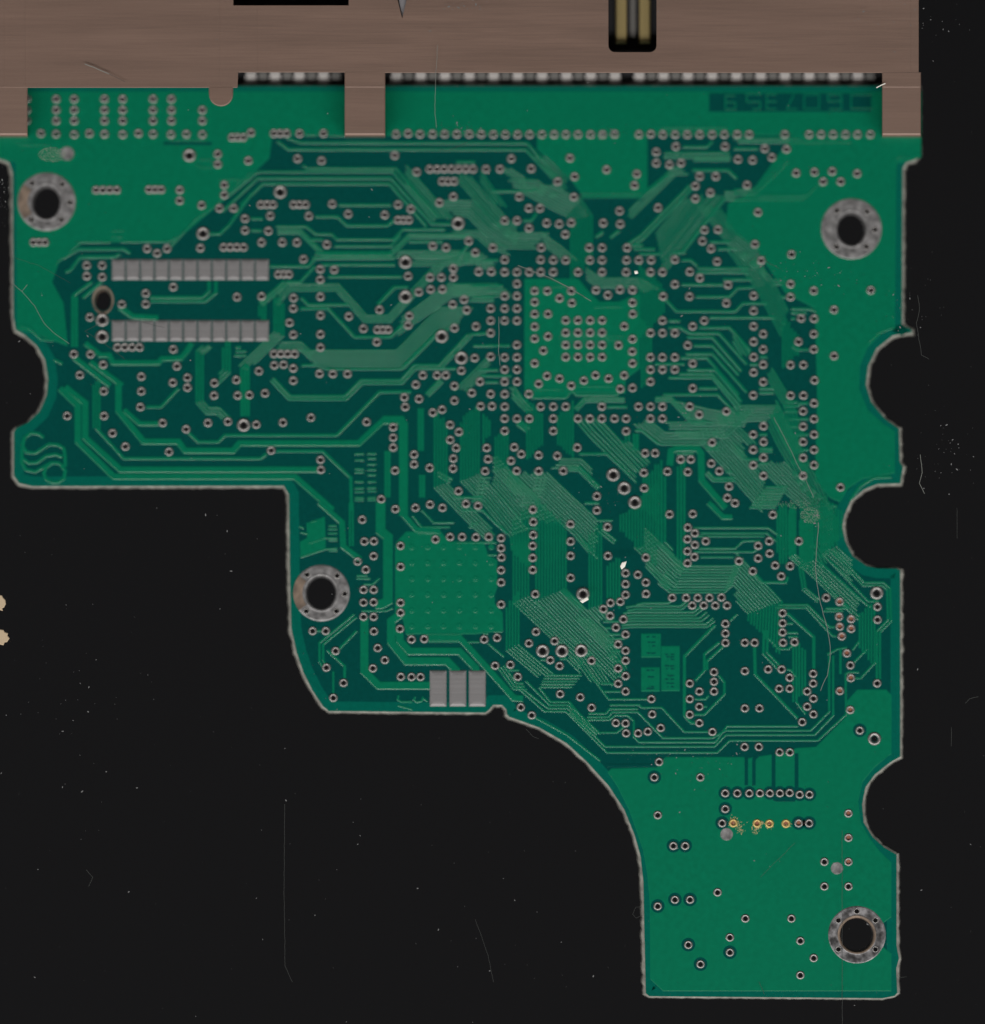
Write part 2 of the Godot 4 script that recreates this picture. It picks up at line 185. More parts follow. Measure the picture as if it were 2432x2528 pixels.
[6.2,1,7.3,[1313.4,981,1397.2,981,1410.4,965.2]],
[6.2,1,7.3,[1413.7,965.2,1423.5,974.4,1522.2,974.4,1532,965.2]],
[6.2,1,7.3,[1499.2,1003.6,1548.5,1003.6]],
[6.2,1,7.3,[1722.7,662.1,1847.6,662.1]],
[6.2,1,7.3,[1719.4,671.9,1849.3,671.9]],
[6.2,1,7.3,[1683.2,702.2,1785.2,702.2]],
[6.2,1,7.3,[1683.2,641.4,1706.3,641.4,1722.7,656.2]],
[6.2,1,7.3,[1785.2,689.7,1855.8,689.7]],
[6.2,1,7.3,[1719.4,731.8,1801.6,731.8,1821.3,710.4,1860.8,708.8]],
[6.2,1,7.3,[1640.5,735.1,1670.1,767.9,1814.7,767.9,1834.5,748.2,1893.6,748.2]],
[6.2,1,7.3,[1752.3,783.4,1916.6,783.4]],
[6.2,1,7.3,[1650.4,791.6,1680,791.6]],
[6.2,1,7.3,[1726,808,1801.6,808,1854.2,866.6]],
[6.2,1,7.3,[1650.4,808,1680,808,1703,822.2,1775.3,822.2,1844.3,899.4]],
[6.2,1,7.3,[1696.4,832,1758.9,832,1831.2,915.9]],
[6.2,1,7.3,[1712.8,852.7,1758.9,852.7,1824.6,925.7]],
[6.2,1,7.3,[1693.1,873.1,1758.9,873.1,1844.3,968.5]],
[6.2,1,7.3,[1680,883,1745.7,883,1824.6,975]],
[6.2,1,7.3,[1617.5,897.8,1689.8,897.8]],
[6.2,1,7.3,[1696.4,912.6,1765.4,912.6,1831.2,991.5]],
[6.2,1,7.3,[1676.7,922.4,1758.9,922.4,1831.2,1004.6]],
[6.2,1,7.3,[1650.4,931.6,1758.9,931.6,1824.6,1011.2]],
[6.2,1,7.3,[1726,957.6,1772,957.6]],
[6.2,1,7.3,[1637.2,973.4,1772,973.4,1824.6,1027.6]],
[6.2,1,7.3,[1568.2,1062.2,1584.6,1062.2,1627.4,1096.7]],
[6.2,1,7.3,[1670.1,1119.7,1712.8,1119.7]],
[6.2,1,7.3,[1791.7,1164.1,1808.2,1164.1]],
[6.2,1,7.3,[1430.1,1119.7,1499.2,1119.7,1555,1172.3]],
[6.2,1,7.3,[1443.3,1241.3,1479.4,1241.3]],
[6.2,1,7.3,[1200,852.4,1259.2,852.4]],
[6.2,1,7.3,[1200,912.6,1229.6,912.6]],
[6.2,1,7.3,[1200,927.4,1262.5,927.4]],
[6.2,1,7.3,[1200,942.8,1229.6,942.8]],
[5.8,2,7.3,[1420.3,1011.2,1443.3,986.5,1541.9,986.5]],
[4,4,7.3,[1449.8,675.9,1479.4,697.3,1578,697.3,1607.6,715.3]],
[4,9,7.3,[1609.3,682.5,1609.3,804.1]],
[4,4,7.3,[1596.1,804.1,1596.1,948.7]],
[5.8,2,7.3,[1617.5,984.9,1656.9,984.9,1712.8,1044.1,1742.4,1044.1]],
[4,5,7.3,[1587.9,1044.1,1637.2,1081.9,1729.3,1081.9,1758.9,1060.5]],
[4,6,7.3,[1660.2,1060.5,1785.2,1060.5,1824.6,1019.4,1906.8,1019.4]],
[4,4,7.3,[1758.9,1037.5,1820,1037.5,1844.3,1011.2]],
[4.4,3,8,[1545.2,1076.9,1545.2,1093.4,1594.5,1142.7]],
[6.4,2,8,[1569.8,1070.4,1569.8,1113.1]],
[6,2,7.3,[1403.8,1156.5,1430.1,1156.5,1479.4,1205.2]],
[15,1,7.3,[1653.7,1149.3,1656.9,1113.1,1670.1,1107.2,1722.7,1107.2,1730.9,1119.7,1732.6,1185.4,1791.7,1254.5]],
[5.8,2,7.3,[1742.4,1106.5,1775.3,1106.5]],
[5.8,2,7.3,[1745.7,1165.7,1762.1,1182.8,1814.7,1182.8]],
[4.6,3,8,[1633.9,1172.3,1633.9,1339.9,1660.2,1366.2]],
[4.6,3,8,[1681.6,1142.7,1681.6,1392.5]],
[4,7,7.3,[1610.9,1159.1,1610.9,1274.2]],
[4.4,3,7.3,[1265.7,971.7,1305.2,1011.2]],
[6.4,2,8,[1278.9,1044.1,1301.9,1060.5]],
[4,7,7.3,[1831.7,626.6,1887.6,702.2,1936.9,797.5]],
[4,6,7.3,[1951.7,807.4,1951.7,889.6]],
[6.2,1,7.3,[1907.3,690.7,1936.9,690.7]],
[6.2,1,7.3,[1907.3,700.5,1936.9,700.5]],
[6.2,1,7.3,[1927.1,732.4,1940.2,732.4]],
[6.2,1,7.3,[1953.4,762,1996.1,762,2015.8,767.9]],
[6.2,1,7.3,[1953.4,771.9,1991.2,771.9]],
[6.2,1,7.3,[1953.4,786,1963.2,786]],
[6.2,1,7.3,[1956.6,853.4,1966.5,862.6,1996.1,862.6]],
[6.2,1,7.3,[1876.1,880.7,1894.2,880.7]],
[6.2,1,7.3,[1851.4,899.4,1871.2,899.4]],
[6.2,1,7.3,[1874.5,958.6,1910.6,958.6]],
[6.2,1,7.3,[1874.5,969.1,1910.6,969.1]],
[6.2,1,7.3,[1936.9,991.5,1969.8,991.5]],
[6.2,1,7.3,[1936.9,1001.3,1969.8,1001.3,1976.4,994.8,1996.1,994.8]],
[6.2,1,7.3,[1936.9,1014.5,1969.8,1014.5]],
[6.2,1,7.3,[1946.8,1033.6,1996.1,1033.6]],
[6.2,1,7.3,[1950.1,1052.3,1969.8,1052.3]],
[6.2,1,7.3,[1956.6,1072,1996.1,1072]],
[6.2,1,7.3,[1963.2,1090.1,1969.8,1090.1]],
[6.2,1,7.3,[1969.8,1109.8,1996.1,1109.8]],
[6.2,1,7.3,[1973.1,1147.6,1996.1,1147.6]],
[6.2,1,7.3,[1874.5,1072,1894.2,1072]],
[6.2,1,7.3,[1874.5,1106.5,1907.3,1106.5]],
[6.2,1,7.3,[1874.5,1113.8,1907.3,1113.8]],
[6.2,1,7.3,[1838.3,1133.5,1874.5,1133.5]],
[6.2,1,7.3,[1874.5,1144.3,1897.5,1144.3]],
[6.2,1,7.3,[2042.1,1248.5,2066.8,1248.5]],
[4.2,4,7.3,[1900.8,922.4,1943.5,991.5,1976.4,1086.8]],
[4.2,5,7.3,[1910.6,1007.9,1966.5,1113.1,1976.4,1159.1]],
[5,3,8,[1812,830.4,1844.9,879.7]],
[5.4,1,7.3,[1889.3,1201.9,1943.5,1201.9]],
[5.4,1,7.3,[1883.7,1209.1,1939.6,1209.1]],
[5.4,1,7.3,[1878.1,1216.3,1935.6,1216.3]],
[5.4,1,7.3,[1872.5,1223.6,1931.7,1223.6]],
[5.4,1,7.3,[1866.9,1230.8,1927.7,1230.8]],
[5.4,1,7.3,[1861.3,1238,1923.8,1238]],
[5.4,1,7.3,[1855.7,1245.3,1919.8,1245.3]],
[5.4,1,7.3,[1850.1,1252.5,1915.9,1252.5]],
[7,1,7.3,[2098,1234.7,2124.3,1198.6,2157.2,1178.9,2199.9,1176.2]],
[8,1,7.3,[2140.7,846.8,2167,820.5,2203.2,807.4]],
[13,1,7.3,[788.5,1240,844.4,1289.3,847.7,1348.5,890.4,1381.4]],
[4.4,2,7.3,[867.4,1240,867.4,1348.5]],
[22,1,7.3,[939.7,1240,939.7,1310.7,957.8,1325.5,957.8,1483.3,943,1491.5,926.6,1491.5]],
[4.4,1,7.3,[1018.6,1272.9,1041.6,1300.8,1110.6,1300.8]],
[4.4,1,7.3,[1041.6,1259.7,1071.2,1290,1120.5,1290]],
[4.4,1,7.3,[1031.7,1317.9,1084.3,1317.9]],
[4.4,1,7.3,[1127.1,1339.3,1225.7,1339.3]],
[4.4,1,7.3,[1202.7,1369.9,1225.7,1369.9]],
[4.4,1,7.3,[1160,1292.6,1179.7,1292.6]],
[4.4,1,7.3,[1156.7,1300.8,1173.1,1300.8]],
[4.4,1,7.3,[1003.8,1564.8,1021.9,1564.8]],
[4.4,1,7.3,[1041.6,1565.5,1140.2,1565.5]],
[4.4,1,7.3,[1058,1583.5,1132,1583.5]],
[4.4,1,7.3,[1156.7,1584.5,1183,1584.5]],
[4.4,1,7.3,[1192.8,1563.8,1206,1563.8]],
[4.4,1,7.3,[1219.1,1558.9,1240.5,1558.9]],
[4.4,1,7.3,[880.5,1420.8,906.8,1420.8]],
[4.4,1,7.3,[880.5,1428,915,1428]],
[4.4,1,7.3,[897,1442.2,920,1442.2,936.4,1427.4]],
[4.4,1,7.3,[926.6,1495.8,949.6,1495.8]],
[4.4,1,7.3,[893.7,1507.9,952.9,1507.9,969.3,1500.7]],
[4.4,1,7.3,[823,1657.5,823,1713.4]],
[4.4,1,7.3,[1206,1588.5,1245.4,1621.3]],
[4.4,1,7.3,[1255.3,1654.2,1281.6,1654.2]],
[4.4,1,7.3,[772,1557.2,804.3,1557.2]],
[13,1,7.3,[995.6,1269.6,1028.5,1307.4,1087.6,1310.7]],
[19,1,7.3,[989,1516.1,966,1532.6,966,1585.2,1003.8,1631.9,1104.1,1631.9,1130.4,1659.1]],
[17,1,7.3,[985.7,1553.9,987.4,1581.9,1010.4,1607.5,1133.7,1607.5,1173.1,1647.6,1175.7,1657.5]],
[15,1,7.3,[1058,1574.7,1135.3,1574.7,1192.8,1637.8,1268.4,1722.6,1291.5,1724.9]],
[18,1,7.3,[899.6,1526,899.6,1657.5,934.8,1692.3,1061.3,1692.3]],
[6,1,7.3,[880.5,1557.2,834.5,1604.9]],
[5,2,9,[877.2,1519.4,793.4,1588.5,793.4,1631.2,801.6,1644.3]],
[6,1,7.3,[808.2,1604.9,850.9,1644.3,850.9,1673.9]],
[4.4,3,7.3,[1238.9,1647.6,1271.7,1693.7,1294.7,1693.7]],
[4.4,1,7.3,[984.1,1716.7,981.8,1726.5,990.7,1732.1,1017.9,1732.1]],
[4.4,1,7.3,[982.4,1741.3,1018.6,1751.2]],
[4.4,1,7.3,[1025.2,1720,1021.9,1727.2,1029.1,1733.1,1041,1730.8,1044.2,1722.6,1055.4,1732.1]],
[4.4,1,7.3,[811.5,1297.5,831.2,1297.5]],
[4.4,1,7.3,[809.9,1305.7,832.9,1305.7]],
[4.4,1,7.3,[809.9,1316.3,832.9,1316.3]],
[4.4,1,7.3,[762.2,1341.9,801.6,1328.1,832.9,1328.1]],
[4.4,1,7.3,[811.5,1333.4,832.9,1333.4]],
[4.4,1,7.3,[742.5,1375.4,803.3,1355.1,832.9,1353.4]],
[4.4,1,7.3,[811.5,1359,832.9,1359]],
[4.4,1,7.3,[742.5,1314,760.5,1318.2]],
[4.4,1,7.3,[739.2,1299.2,750.7,1304.1]],
[4.4,1,7.3,[768.8,1287.7,780.3,1286]],
[4.6,1,7.3,[1274,1693.7,1344.6,1755.5,1397.2,1755.5,1499.2,1857.4,1770.4,1857.4,1801.6,1827.5,2018.6,1827.5,2089.2,1762.7,2087.6,1664.1,2094.8,1659.1,2120.5,1659.1]],
[4.6,1,7.3,[1278.9,1690.4,1352.9,1747.9,1402.2,1747.9,1494.2,1842.6,1763.8,1842.6,1791.7,1813.6,2011,1813.6,2057,1766,2057,1618]],
[4.6,1,7.3,[1331.5,1696.9,1359.4,1732.1,1405.5,1732.1,1469.6,1808.1,1522.2,1808.1,1541.9,1792.3]],
[4.6,1,7.3,[1298.6,1680.5,1357.8,1740,1404.5,1740,1436.7,1779.1]],
[4.6,1,7.3,[1505.7,1739.7,1578,1739.7,1584.6,1746.3,1633.9,1746.3,1689.8,1806.1,1749,1806.1]],
[4.6,1,7.3,[1484.4,1687.7,1513.9,1687.7]],
[4.6,1,7.3,[1490.9,1706.8,1532,1706.8]],
[4.6,1,7.3,[1449.8,1654.2,1502.4,1725.5,1597.8,1725.5]],
[4.6,1,7.3,[1449.8,1769.3,1502.4,1769.3,1510.7,1757.1,1574.8,1757.1,1637.2,1821.2,1758.9,1821.2,1791.7,1802.8,2001.1,1802.8,2047.2,1756.1,2047.2,1618]],
[4.6,1,7.3,[1449.8,1776.5,1504.1,1776.5,1518.9,1765.3,1548.5,1765.3,1564.9,1779.1,1564.9,1818.6,1578,1831.7,1765.4,1831.7,1795,1792.3,1969.9,1792.3]],
[4.6,1,7.3,[1453.1,1761,1495.9,1761,1505.7,1749.5,1574.8,1749.5]],
[4.6,1,7.3,[1489.3,1534.2,1528.7,1534.2]],
[4.6,1,7.3,[1492.6,1550,1509,1550]],
[4.6,1,7.3,[1495.9,1565.5,1532,1565.5]],
[4.6,1,7.3,[1497.5,1576.3,1541.9,1576.3]],
[4.6,1,7.3,[1499.2,1590.8,1515.6,1590.8]],
[4.6,1,7.3,[1505.7,1606.5,1532,1606.5]],
[4.6,1,7.3,[1518.9,1631.2,1532,1631.2]],
[4.6,1,7.3,[1523.8,1668.3,1532,1668.3]],
[4.6,1,7.3,[1712.8,1302.5,1896.9,1302.5,1923.2,1322.2]],
[4.6,1,7.3,[1729.3,1315.6,1893.6,1315.6,1916.6,1335.3]],
[4.6,1,7.3,[1712.8,1323.2,1887.1,1323.2]],
[4.6,1,7.3,[1726,1353.4,1814.7,1353.4,1834.5,1335.3,1877.2,1334.3]],
[4.6,1,7.3,[1712.8,1361.6,1860.8,1361.6,1870.6,1355.1]],
[4.6,1,7.3,[1729.3,1374.8,1811.5,1374.8]],
[4.6,1,7.3,[1716.1,1725.5,1742.4,1725.5,1749,1716.7]],
[4.6,1,7.3,[1735.8,1744,1745.7,1744]],
[4.6,1,7.3,[1820,1516.1,1801.6,1532.6]],
[4.6,1,7.3,[1472.9,1284.4,1512.3,1284.4]],
[4.6,1,7.3,[1280.5,1244.9,1298.6,1244.9]],
[4.6,1,7.3,[1321.6,1770.9,1397.2,1812,1482.7,1877.8]],
[4.4,1,7.3,[1571.5,1491.5,1591.2,1488.2,1650.4,1488.2,1668.5,1473.4]],
[4.4,1,7.3,[1545.2,1498.7,1564.9,1495.4,1680,1495.4,1698,1480.6]],
[4.4,1,7.3,[1548.5,1506.3,1568.2,1503,1683.2,1503,1701.3,1488.2]],
[4.4,1,7.3,[1538.6,1513.5,1558.3,1510.2,1712.8,1510.2,1730.9,1495.4]],
[4.4,1,7.3,[1540.2,1521.1,1560,1517.8,1716.1,1517.8,1734.2,1503]],
[4.4,1,7.3,[1538.6,1528.3,1558.3,1525,1726,1525,1744.1,1510.2]],
[4.4,1,7.3,[1538.6,1535.2,1558.3,1531.9,1732.6,1531.9,1750.6,1517.1]],
[4.4,1,7.3,[1535.3,1543.1,1555,1539.8,1742.4,1539.8,1760.5,1525]],
[4.4,1,7.3,[1535.3,1550,1555,1546.7,1745.7,1546.7,1763.8,1531.9]],
[4.2,1,7.3,[1666.8,1373.8,1693.1,1396.8,1811.5,1396.8,1834.5,1377.1]],
[4.2,1,7.3,[1662.2,1381,1688.8,1404,1808.8,1404,1831.8,1384.3]],
[4.2,1,7.3,[1657.6,1388.3,1684.6,1411.3,1806.2,1411.3,1829.2,1391.5]],
[4.2,1,7.3,[1653,1395.5,1680.3,1418.5,1803.6,1418.5,1826.6,1398.8]],
[4.2,1,7.3,[1648.4,1402.7,1676,1425.7,1800.9,1425.7,1823.9,1406]],
[4.2,1,7.3,[1643.8,1410,1671.7,1433,1798.3,1433,1821.3,1413.2]],
[4.2,1,7.3,[1639.2,1417.2,1667.5,1440.2,1795.7,1440.2,1818.7,1420.5]],
[4.2,1,7.3,[1634.6,1424.4,1663.2,1447.4,1793,1447.4,1816.1,1427.7]],
[4.2,1,7.3,[1630,1431.7,1658.9,1454.7,1790.4,1454.7,1813.4,1434.9]],
[4.2,1,7.3,[1625.4,1438.9,1654.6,1461.9,1787.8,1461.9,1810.8,1442.2]],
[4.2,1,7.3,[1344.6,1666.7,1436.7,1666.7]],
[4.2,1,7.3,[1341.7,1673.9,1430.8,1673.9]],
[4.2,1,7.3,[1338.7,1681.2,1424.9,1681.2]],
[4.2,1,7.3,[1335.8,1688.4,1418.9,1688.4]],
[4.2,1,7.3,[1332.8,1695.6,1413,1695.6]],
[7,1,7.3,[1765.4,1542.4,1689.8,1619.7,1689.8,1766,1706.3,1784.1,1717.8,1784.1]],
[6,1,7.3,[1785.2,1595,1745.7,1631.2,1745.7,1654.2]],
[6,1,7.3,[1775.3,1585.2,1739.1,1614.8,1739.1,1654.2,1716.1,1680.5]],
[5.5,1,7.3,[1775.3,1667.4,1788.4,1683.8,1788.4,1713.4,1739.1,1763.4,1712.8,1763.4]],
[4,8,7.3,[1604.3,1351.8,1670.1,1417.5]],
[5,2,8,[1597.8,1394.5,1653.7,1453.7]],
[5,2,8,[1387.4,1453.7,1436.7,1499.7]],
[4.6,3,7.3,[1410.4,1752.8,1472.9,1812]],
[12,1,7.3,[1749,1240,1785.2,1276.2,1808.2,1276.2]],
[4,5,7.3,[1940.2,1259.7,1940.2,1378.1]],
[4.6,2,7.3,[1955,1240,1955,1371.5,1976.4,1394.5,1986.2,1453.7,2022.4,1483.3]],
[4,8,7.3,[2052,1240,2052,1348.5]],
[4,6,7.3,[1996.1,1256.4,1996.1,1387.9,2117.7,1503]],
[4.8,2,7.6,[2055.3,1358.3,2132.5,1441.2,2180.2,1441.2,2194,1453.7,2196,1530.9,2168.7,1558.9,2168.7,1677.2]],
[5,1,7.3,[2035.5,1371.5,2144,1483.9,2170.3,1483.9]],
[5,1,7.3,[2022.4,1384.6,2140.7,1493.1,2153.9,1498.1]],
[5,1,7.3,[2022.4,1424.1,2094.7,1501.3]],
[5,1,7.3,[2038.8,1501.3,2094.7,1501.3]],
[5,1,7.3,[2032.3,1507.9,2081.6,1507.9]],
[5,1,7.3,[1920.5,1492.5,1994.4,1492.5,2048.7,1547.4,2061.8,1547.4]],
[5,1,7.3,[1913.9,1499.7,1991.2,1499.7,2055.3,1568.7,2065.1,1570.4]],
[5,1,7.3,[1943.5,1538.5,1958.3,1538.5]],
[5,1,7.3,[1943.5,1561.5,1969.8,1561.5]],
[5,1,7.3,[1946.8,1571.4,1969.8,1571.4]],
[5,1,7.3,[1894.2,1572,1923.8,1601.6,1946.8,1601.6,1956.6,1591.7]],
[5,1,7.3,[2121,1581.9,2104.6,1604.9]],
[5,1,7.3,[2139.1,1603.3,2107.9,1634.5]],
[5,1,7.3,[2160.5,1634.5,2124.3,1673.9,2111.2,1673.9]],
[5,1,7.3,[2042.1,1614.8,2068.4,1601.6,2091.4,1598.3]],
[5,1,7.3,[1943.5,1651.6,1953.4,1654.2,1966.5,1670.6,1966.5,1733.1,1989.5,1762.7]],
[5,1,7.3,[2075,1601.6,2075,1664.1]],
[7,1,7.3,[1943.5,1512.9,2009.2,1572,2009.2,1650.9]],
[5.5,2,9,[1890.9,1555.6,1889.3,1611.5,1927.1,1650.9]],
[7,1,7.3,[1863,1598.3,1864.6,1664.1,1969.8,1772.6]],
[4,5,7.3,[1973.1,1595,1973.1,1716.7]],
[4,6,7.3,[2140.7,1503,2140.7,1618]],
[6,1,7.3,[1859.7,1410.9,1882.7,1437.2,1940.2,1437.2,1945.1,1424.1]],
[4,12,7.3,[1818.6,1424.1,1889.3,1499.7,1886,1568.7]],
[4,7,7.3,[2022.4,1240,2022.4,1338.6,2042.1,1378.1]],
[4.4,1,7.3,[2101.2,233.6,2101.2,267.6,2154.9,267.6,2154.9,233.6,2101.2,233.6]],
[4.4,1,7.3,[2077.7,249.6,2044.6,249.6,2044.6,233.6,2077.7,233.6,2077.7,268.9,2047.4,268.9]],
[4.4,1,7.3,[1985.4,233.6,1985.4,268.4,2022.6,268.4,2022.6,233.6,1985.4,233.6]],
[4.4,1,7.3,[1960.6,231.7,1942.6,268.9,1968.8,268.9]],
[4.4,1,7.3,[1917.8,233.1,1893,233.1]],
[4.4,1,7.3,[1917.8,251,1893,251]],
[4.4,1,7.3,[1917.8,268.9,1893,268.9,1893,233.1]],
[4.4,1,7.3,[1880.6,232.5,1843.4,232.5,1843.4,251,1876.5,251,1876.5,268.9,1857.2,268.9]],
[4.4,1,7.3,[1815.8,235.8,1791,235.8,1791,252.4,1815.8,252.4,1815.8,268.9,1791,268.9,1791,252.4]],
[3.8,5,7.3,[1087.9,1030.6,1087.9,1197.7,1156.6,1268.3,1216,1325.8]],
[3.8,7,7.3,[1160.3,1019.4,1160.3,1179.1,1208.6,1227.4,1282.8,1316.5,1286.6,1379.7]],
[3.8,9,7.3,[1219.7,1162.4,1268,1216.3,1327.4,1283.1]],
[3.8,5,7.3,[1238.3,1071.4,1238.3,1160.6,1297.7,1220]],
[3.8,6,7.3,[1320,1004.6,1320,1116]],
[3.8,6,7.3,[1396.1,1012,1396.1,1108.6]],
[3.8,4,7.3,[1375.7,1143.8,1431.4,1143.8,1460,1171.7]],
[3.8,10,7.3,[1305.1,1168,1386.8,1246,1435.1,1290.5,1472.3,1327.7]],
[3.8,7,7.3,[1368.3,1272,1368.3,1379.7]],
[4.6,3,9,[1297.7,1004.6,1268,967.4]],
[4.6,3,9,[1435.1,1038,1460,1067.7,1516.8,1123.4,1568.8,1175.4]],
[4.6,3,9,[1468.5,1034.3,1528,1097.4,1587.4,1160.6]],
[4.2,3,7.3,[1201.1,1026.9,1201.1,1082.6]],
[5,2,8,[1279.1,1038,1305.1,1060.3]],
[5,2,8,[1115.7,1186.6,1082.3,1168]],
[3.6,1,7.3,[1186.3,1179.1,1212.3,1179.1]],
[3.6,1,7.3,[1183.3,1188,1208.9,1188]],
[3.6,1,7.3,[1180.3,1197,1205.6,1197]],
[3.6,1,7.3,[1177.4,1205.9,1202.2,1205.9]],
[3.6,1,7.3,[1174.4,1214.8,1198.9,1214.8]],
[3.6,1,7.3,[1171.4,1223.7,1195.6,1223.7]],
[3.6,1,7.3,[1168.4,1232.6,1192.2,1232.6]],
[3.6,1,7.3,[1321.8,1179.1,1355.3,1179.1]],
[3.6,1,7.3,[1320,1187.3,1353.4,1187.3]],
[3.6,1,7.3,[1318.1,1195.5,1351.6,1195.5]],
[3.6,1,7.3,[1316.3,1203.6,1349.7,1203.6]],
[3.6,1,7.3,[1295.8,1208.1,1340.4,1208.1]],
[3.6,1,7.3,[1292.9,1215.5,1338.6,1215.5]],
[3.6,1,7.3,[1289.9,1223,1336.7,1223]],
[3.6,1,7.3,[1286.9,1230.4,1334.8,1230.4]],
[3.6,1,7.3,[1284,1237.8,1333,1237.8]],
[3.6,1,7.3,[1281,1245.2,1331.1,1245.2]],
[4.4,1,7.3,[1119.4,1227.4,1160.3,1227.4]],
[4.4,1,7.3,[1141.7,1260.1,1193.7,1260.1]],
[4.4,1,7.3,[1164,1236.7,1190,1236.7]],
[4.4,1,7.3,[1297.7,1273.8,1327.4,1273.8]],
[4.4,1,7.3,[1301.4,1303.5,1327.4,1303.5]],
[6,1,7.3,[1190,1257.1,1227.1,1294.3,1253.1,1316.5]],
[3.8,6,7.3,[1286,1267.7,1286,1479.4,1438.3,1620.5,1482.8,1683.7]],
[3.8,11,7.3,[1360.3,1267.7,1360.3,1468.3,1520,1629.8]],
[3.8,5,7.3,[1265.6,1483.1,1265.6,1598.3,1345.4,1665.1]],
[3.8,5,7.3,[1469.8,1304.9,1469.8,1498,1497.7,1527.7]],
[3.8,5,7.3,[1514.4,1390.3,1514.4,1483.1]],
[3.8,13,7.3,[1575.7,1234.3,1575.7,1353.1]],
[3.8,9,7.3,[1594.3,1345.7,1660,1412.6]],
[5,2,8,[1423.4,1319.7,1456.8,1360.6]],
[5,2,8,[1482.8,1308.6,1520,1338.3]],
[5,2,8,[1386.3,1457.1,1438.3,1509.1]],
[3.8,4,7.3,[1438.3,1527.7,1505.1,1594.5,1542.3,1661.4]],
[3.8,4,7.3,[1408.6,1620.5,1434.6,1646.5]],
[4.4,1,7.3,[1516.3,1629.8,1534.8,1629.8]],
[4.4,1,7.3,[1486.6,1687.4,1516.3,1687.4]],
[4.4,1,7.3,[1334.3,1628.7,1352.9,1628.7]],
[4.4,1,7.3,[1382.6,1626.1,1397.4,1626.1]],
[3.8,9,7.3,[1770.6,1092.9,1822.6,1148.6,1859.7,1193.1,1885.7,1222.8]],
[3.8,4,7.3,[1807.7,1052,1848.6,1092.9]],
[3.8,4,7.3,[1781.7,1068.7,1837.4,1122.6]],
[3.8,7,7.3,[1908,1022.3,1937.7,1085.4,1978.6,1156,2015.7,1230.3]],
[3.8,8,7.3,[1900.6,1141.1,1960,1200.6,2023.1,1256.3,2052.8,1297.1]],
[3.8,4,7.3,[1930.3,1252.6,1930.3,1375.1]],
[4.2,3,7.3,[1956.3,1256.3,1956.3,1371.4,1986,1397.4]],
[3.8,6,7.3,[2047.3,1256.3,2047.3,1356.5,2100,1404.8]],
[3.8,5,7.3,[1677.7,1007.4,1752,1026,1848.6,1037.1]],
[3.8,5,7.3,[1989.7,1274.8,1989.7,1401.1]],
[3.8,5,7.3,[1142.3,435.7,1212.9,517.4,1242.6,550.8,1276,584.3]],
[3.8,6,7.3,[1105.1,513.7,1160.9,513.7,1209.1,562,1257.4,593.6,1333.6,593.6]],
[3.8,3,7.3,[1112.6,576.8,1179.4,576.8,1209.1,602.8,1250,617.7]],
[3.8,3,7.3,[1190.6,439.4,1235.1,502.6]],
[3.8,3,7.3,[1250,417.1,1294.6,446.9]],
[3.8,4,7.3,[1268.6,456.1,1324.3,456.1,1357.7,484]],
[3.8,4,7.3,[1339.1,588,1380,617.7,1406,640]],
[3.8,4,7.3,[1328,383.7,1372.6,424.6,1394.8,454.3]],
[3.8,8,7.3,[1328,465.4,1380,495.1,1417.1,511.8,1435.7,539.7,1435.7,666]],
[3.8,4,7.3,[1097.7,636.3,1149.7,640,1201.7,636.3]],
[3.8,4,7.3,[1112.6,714.3,1164.6,714.3,1238.8,710.5]]]
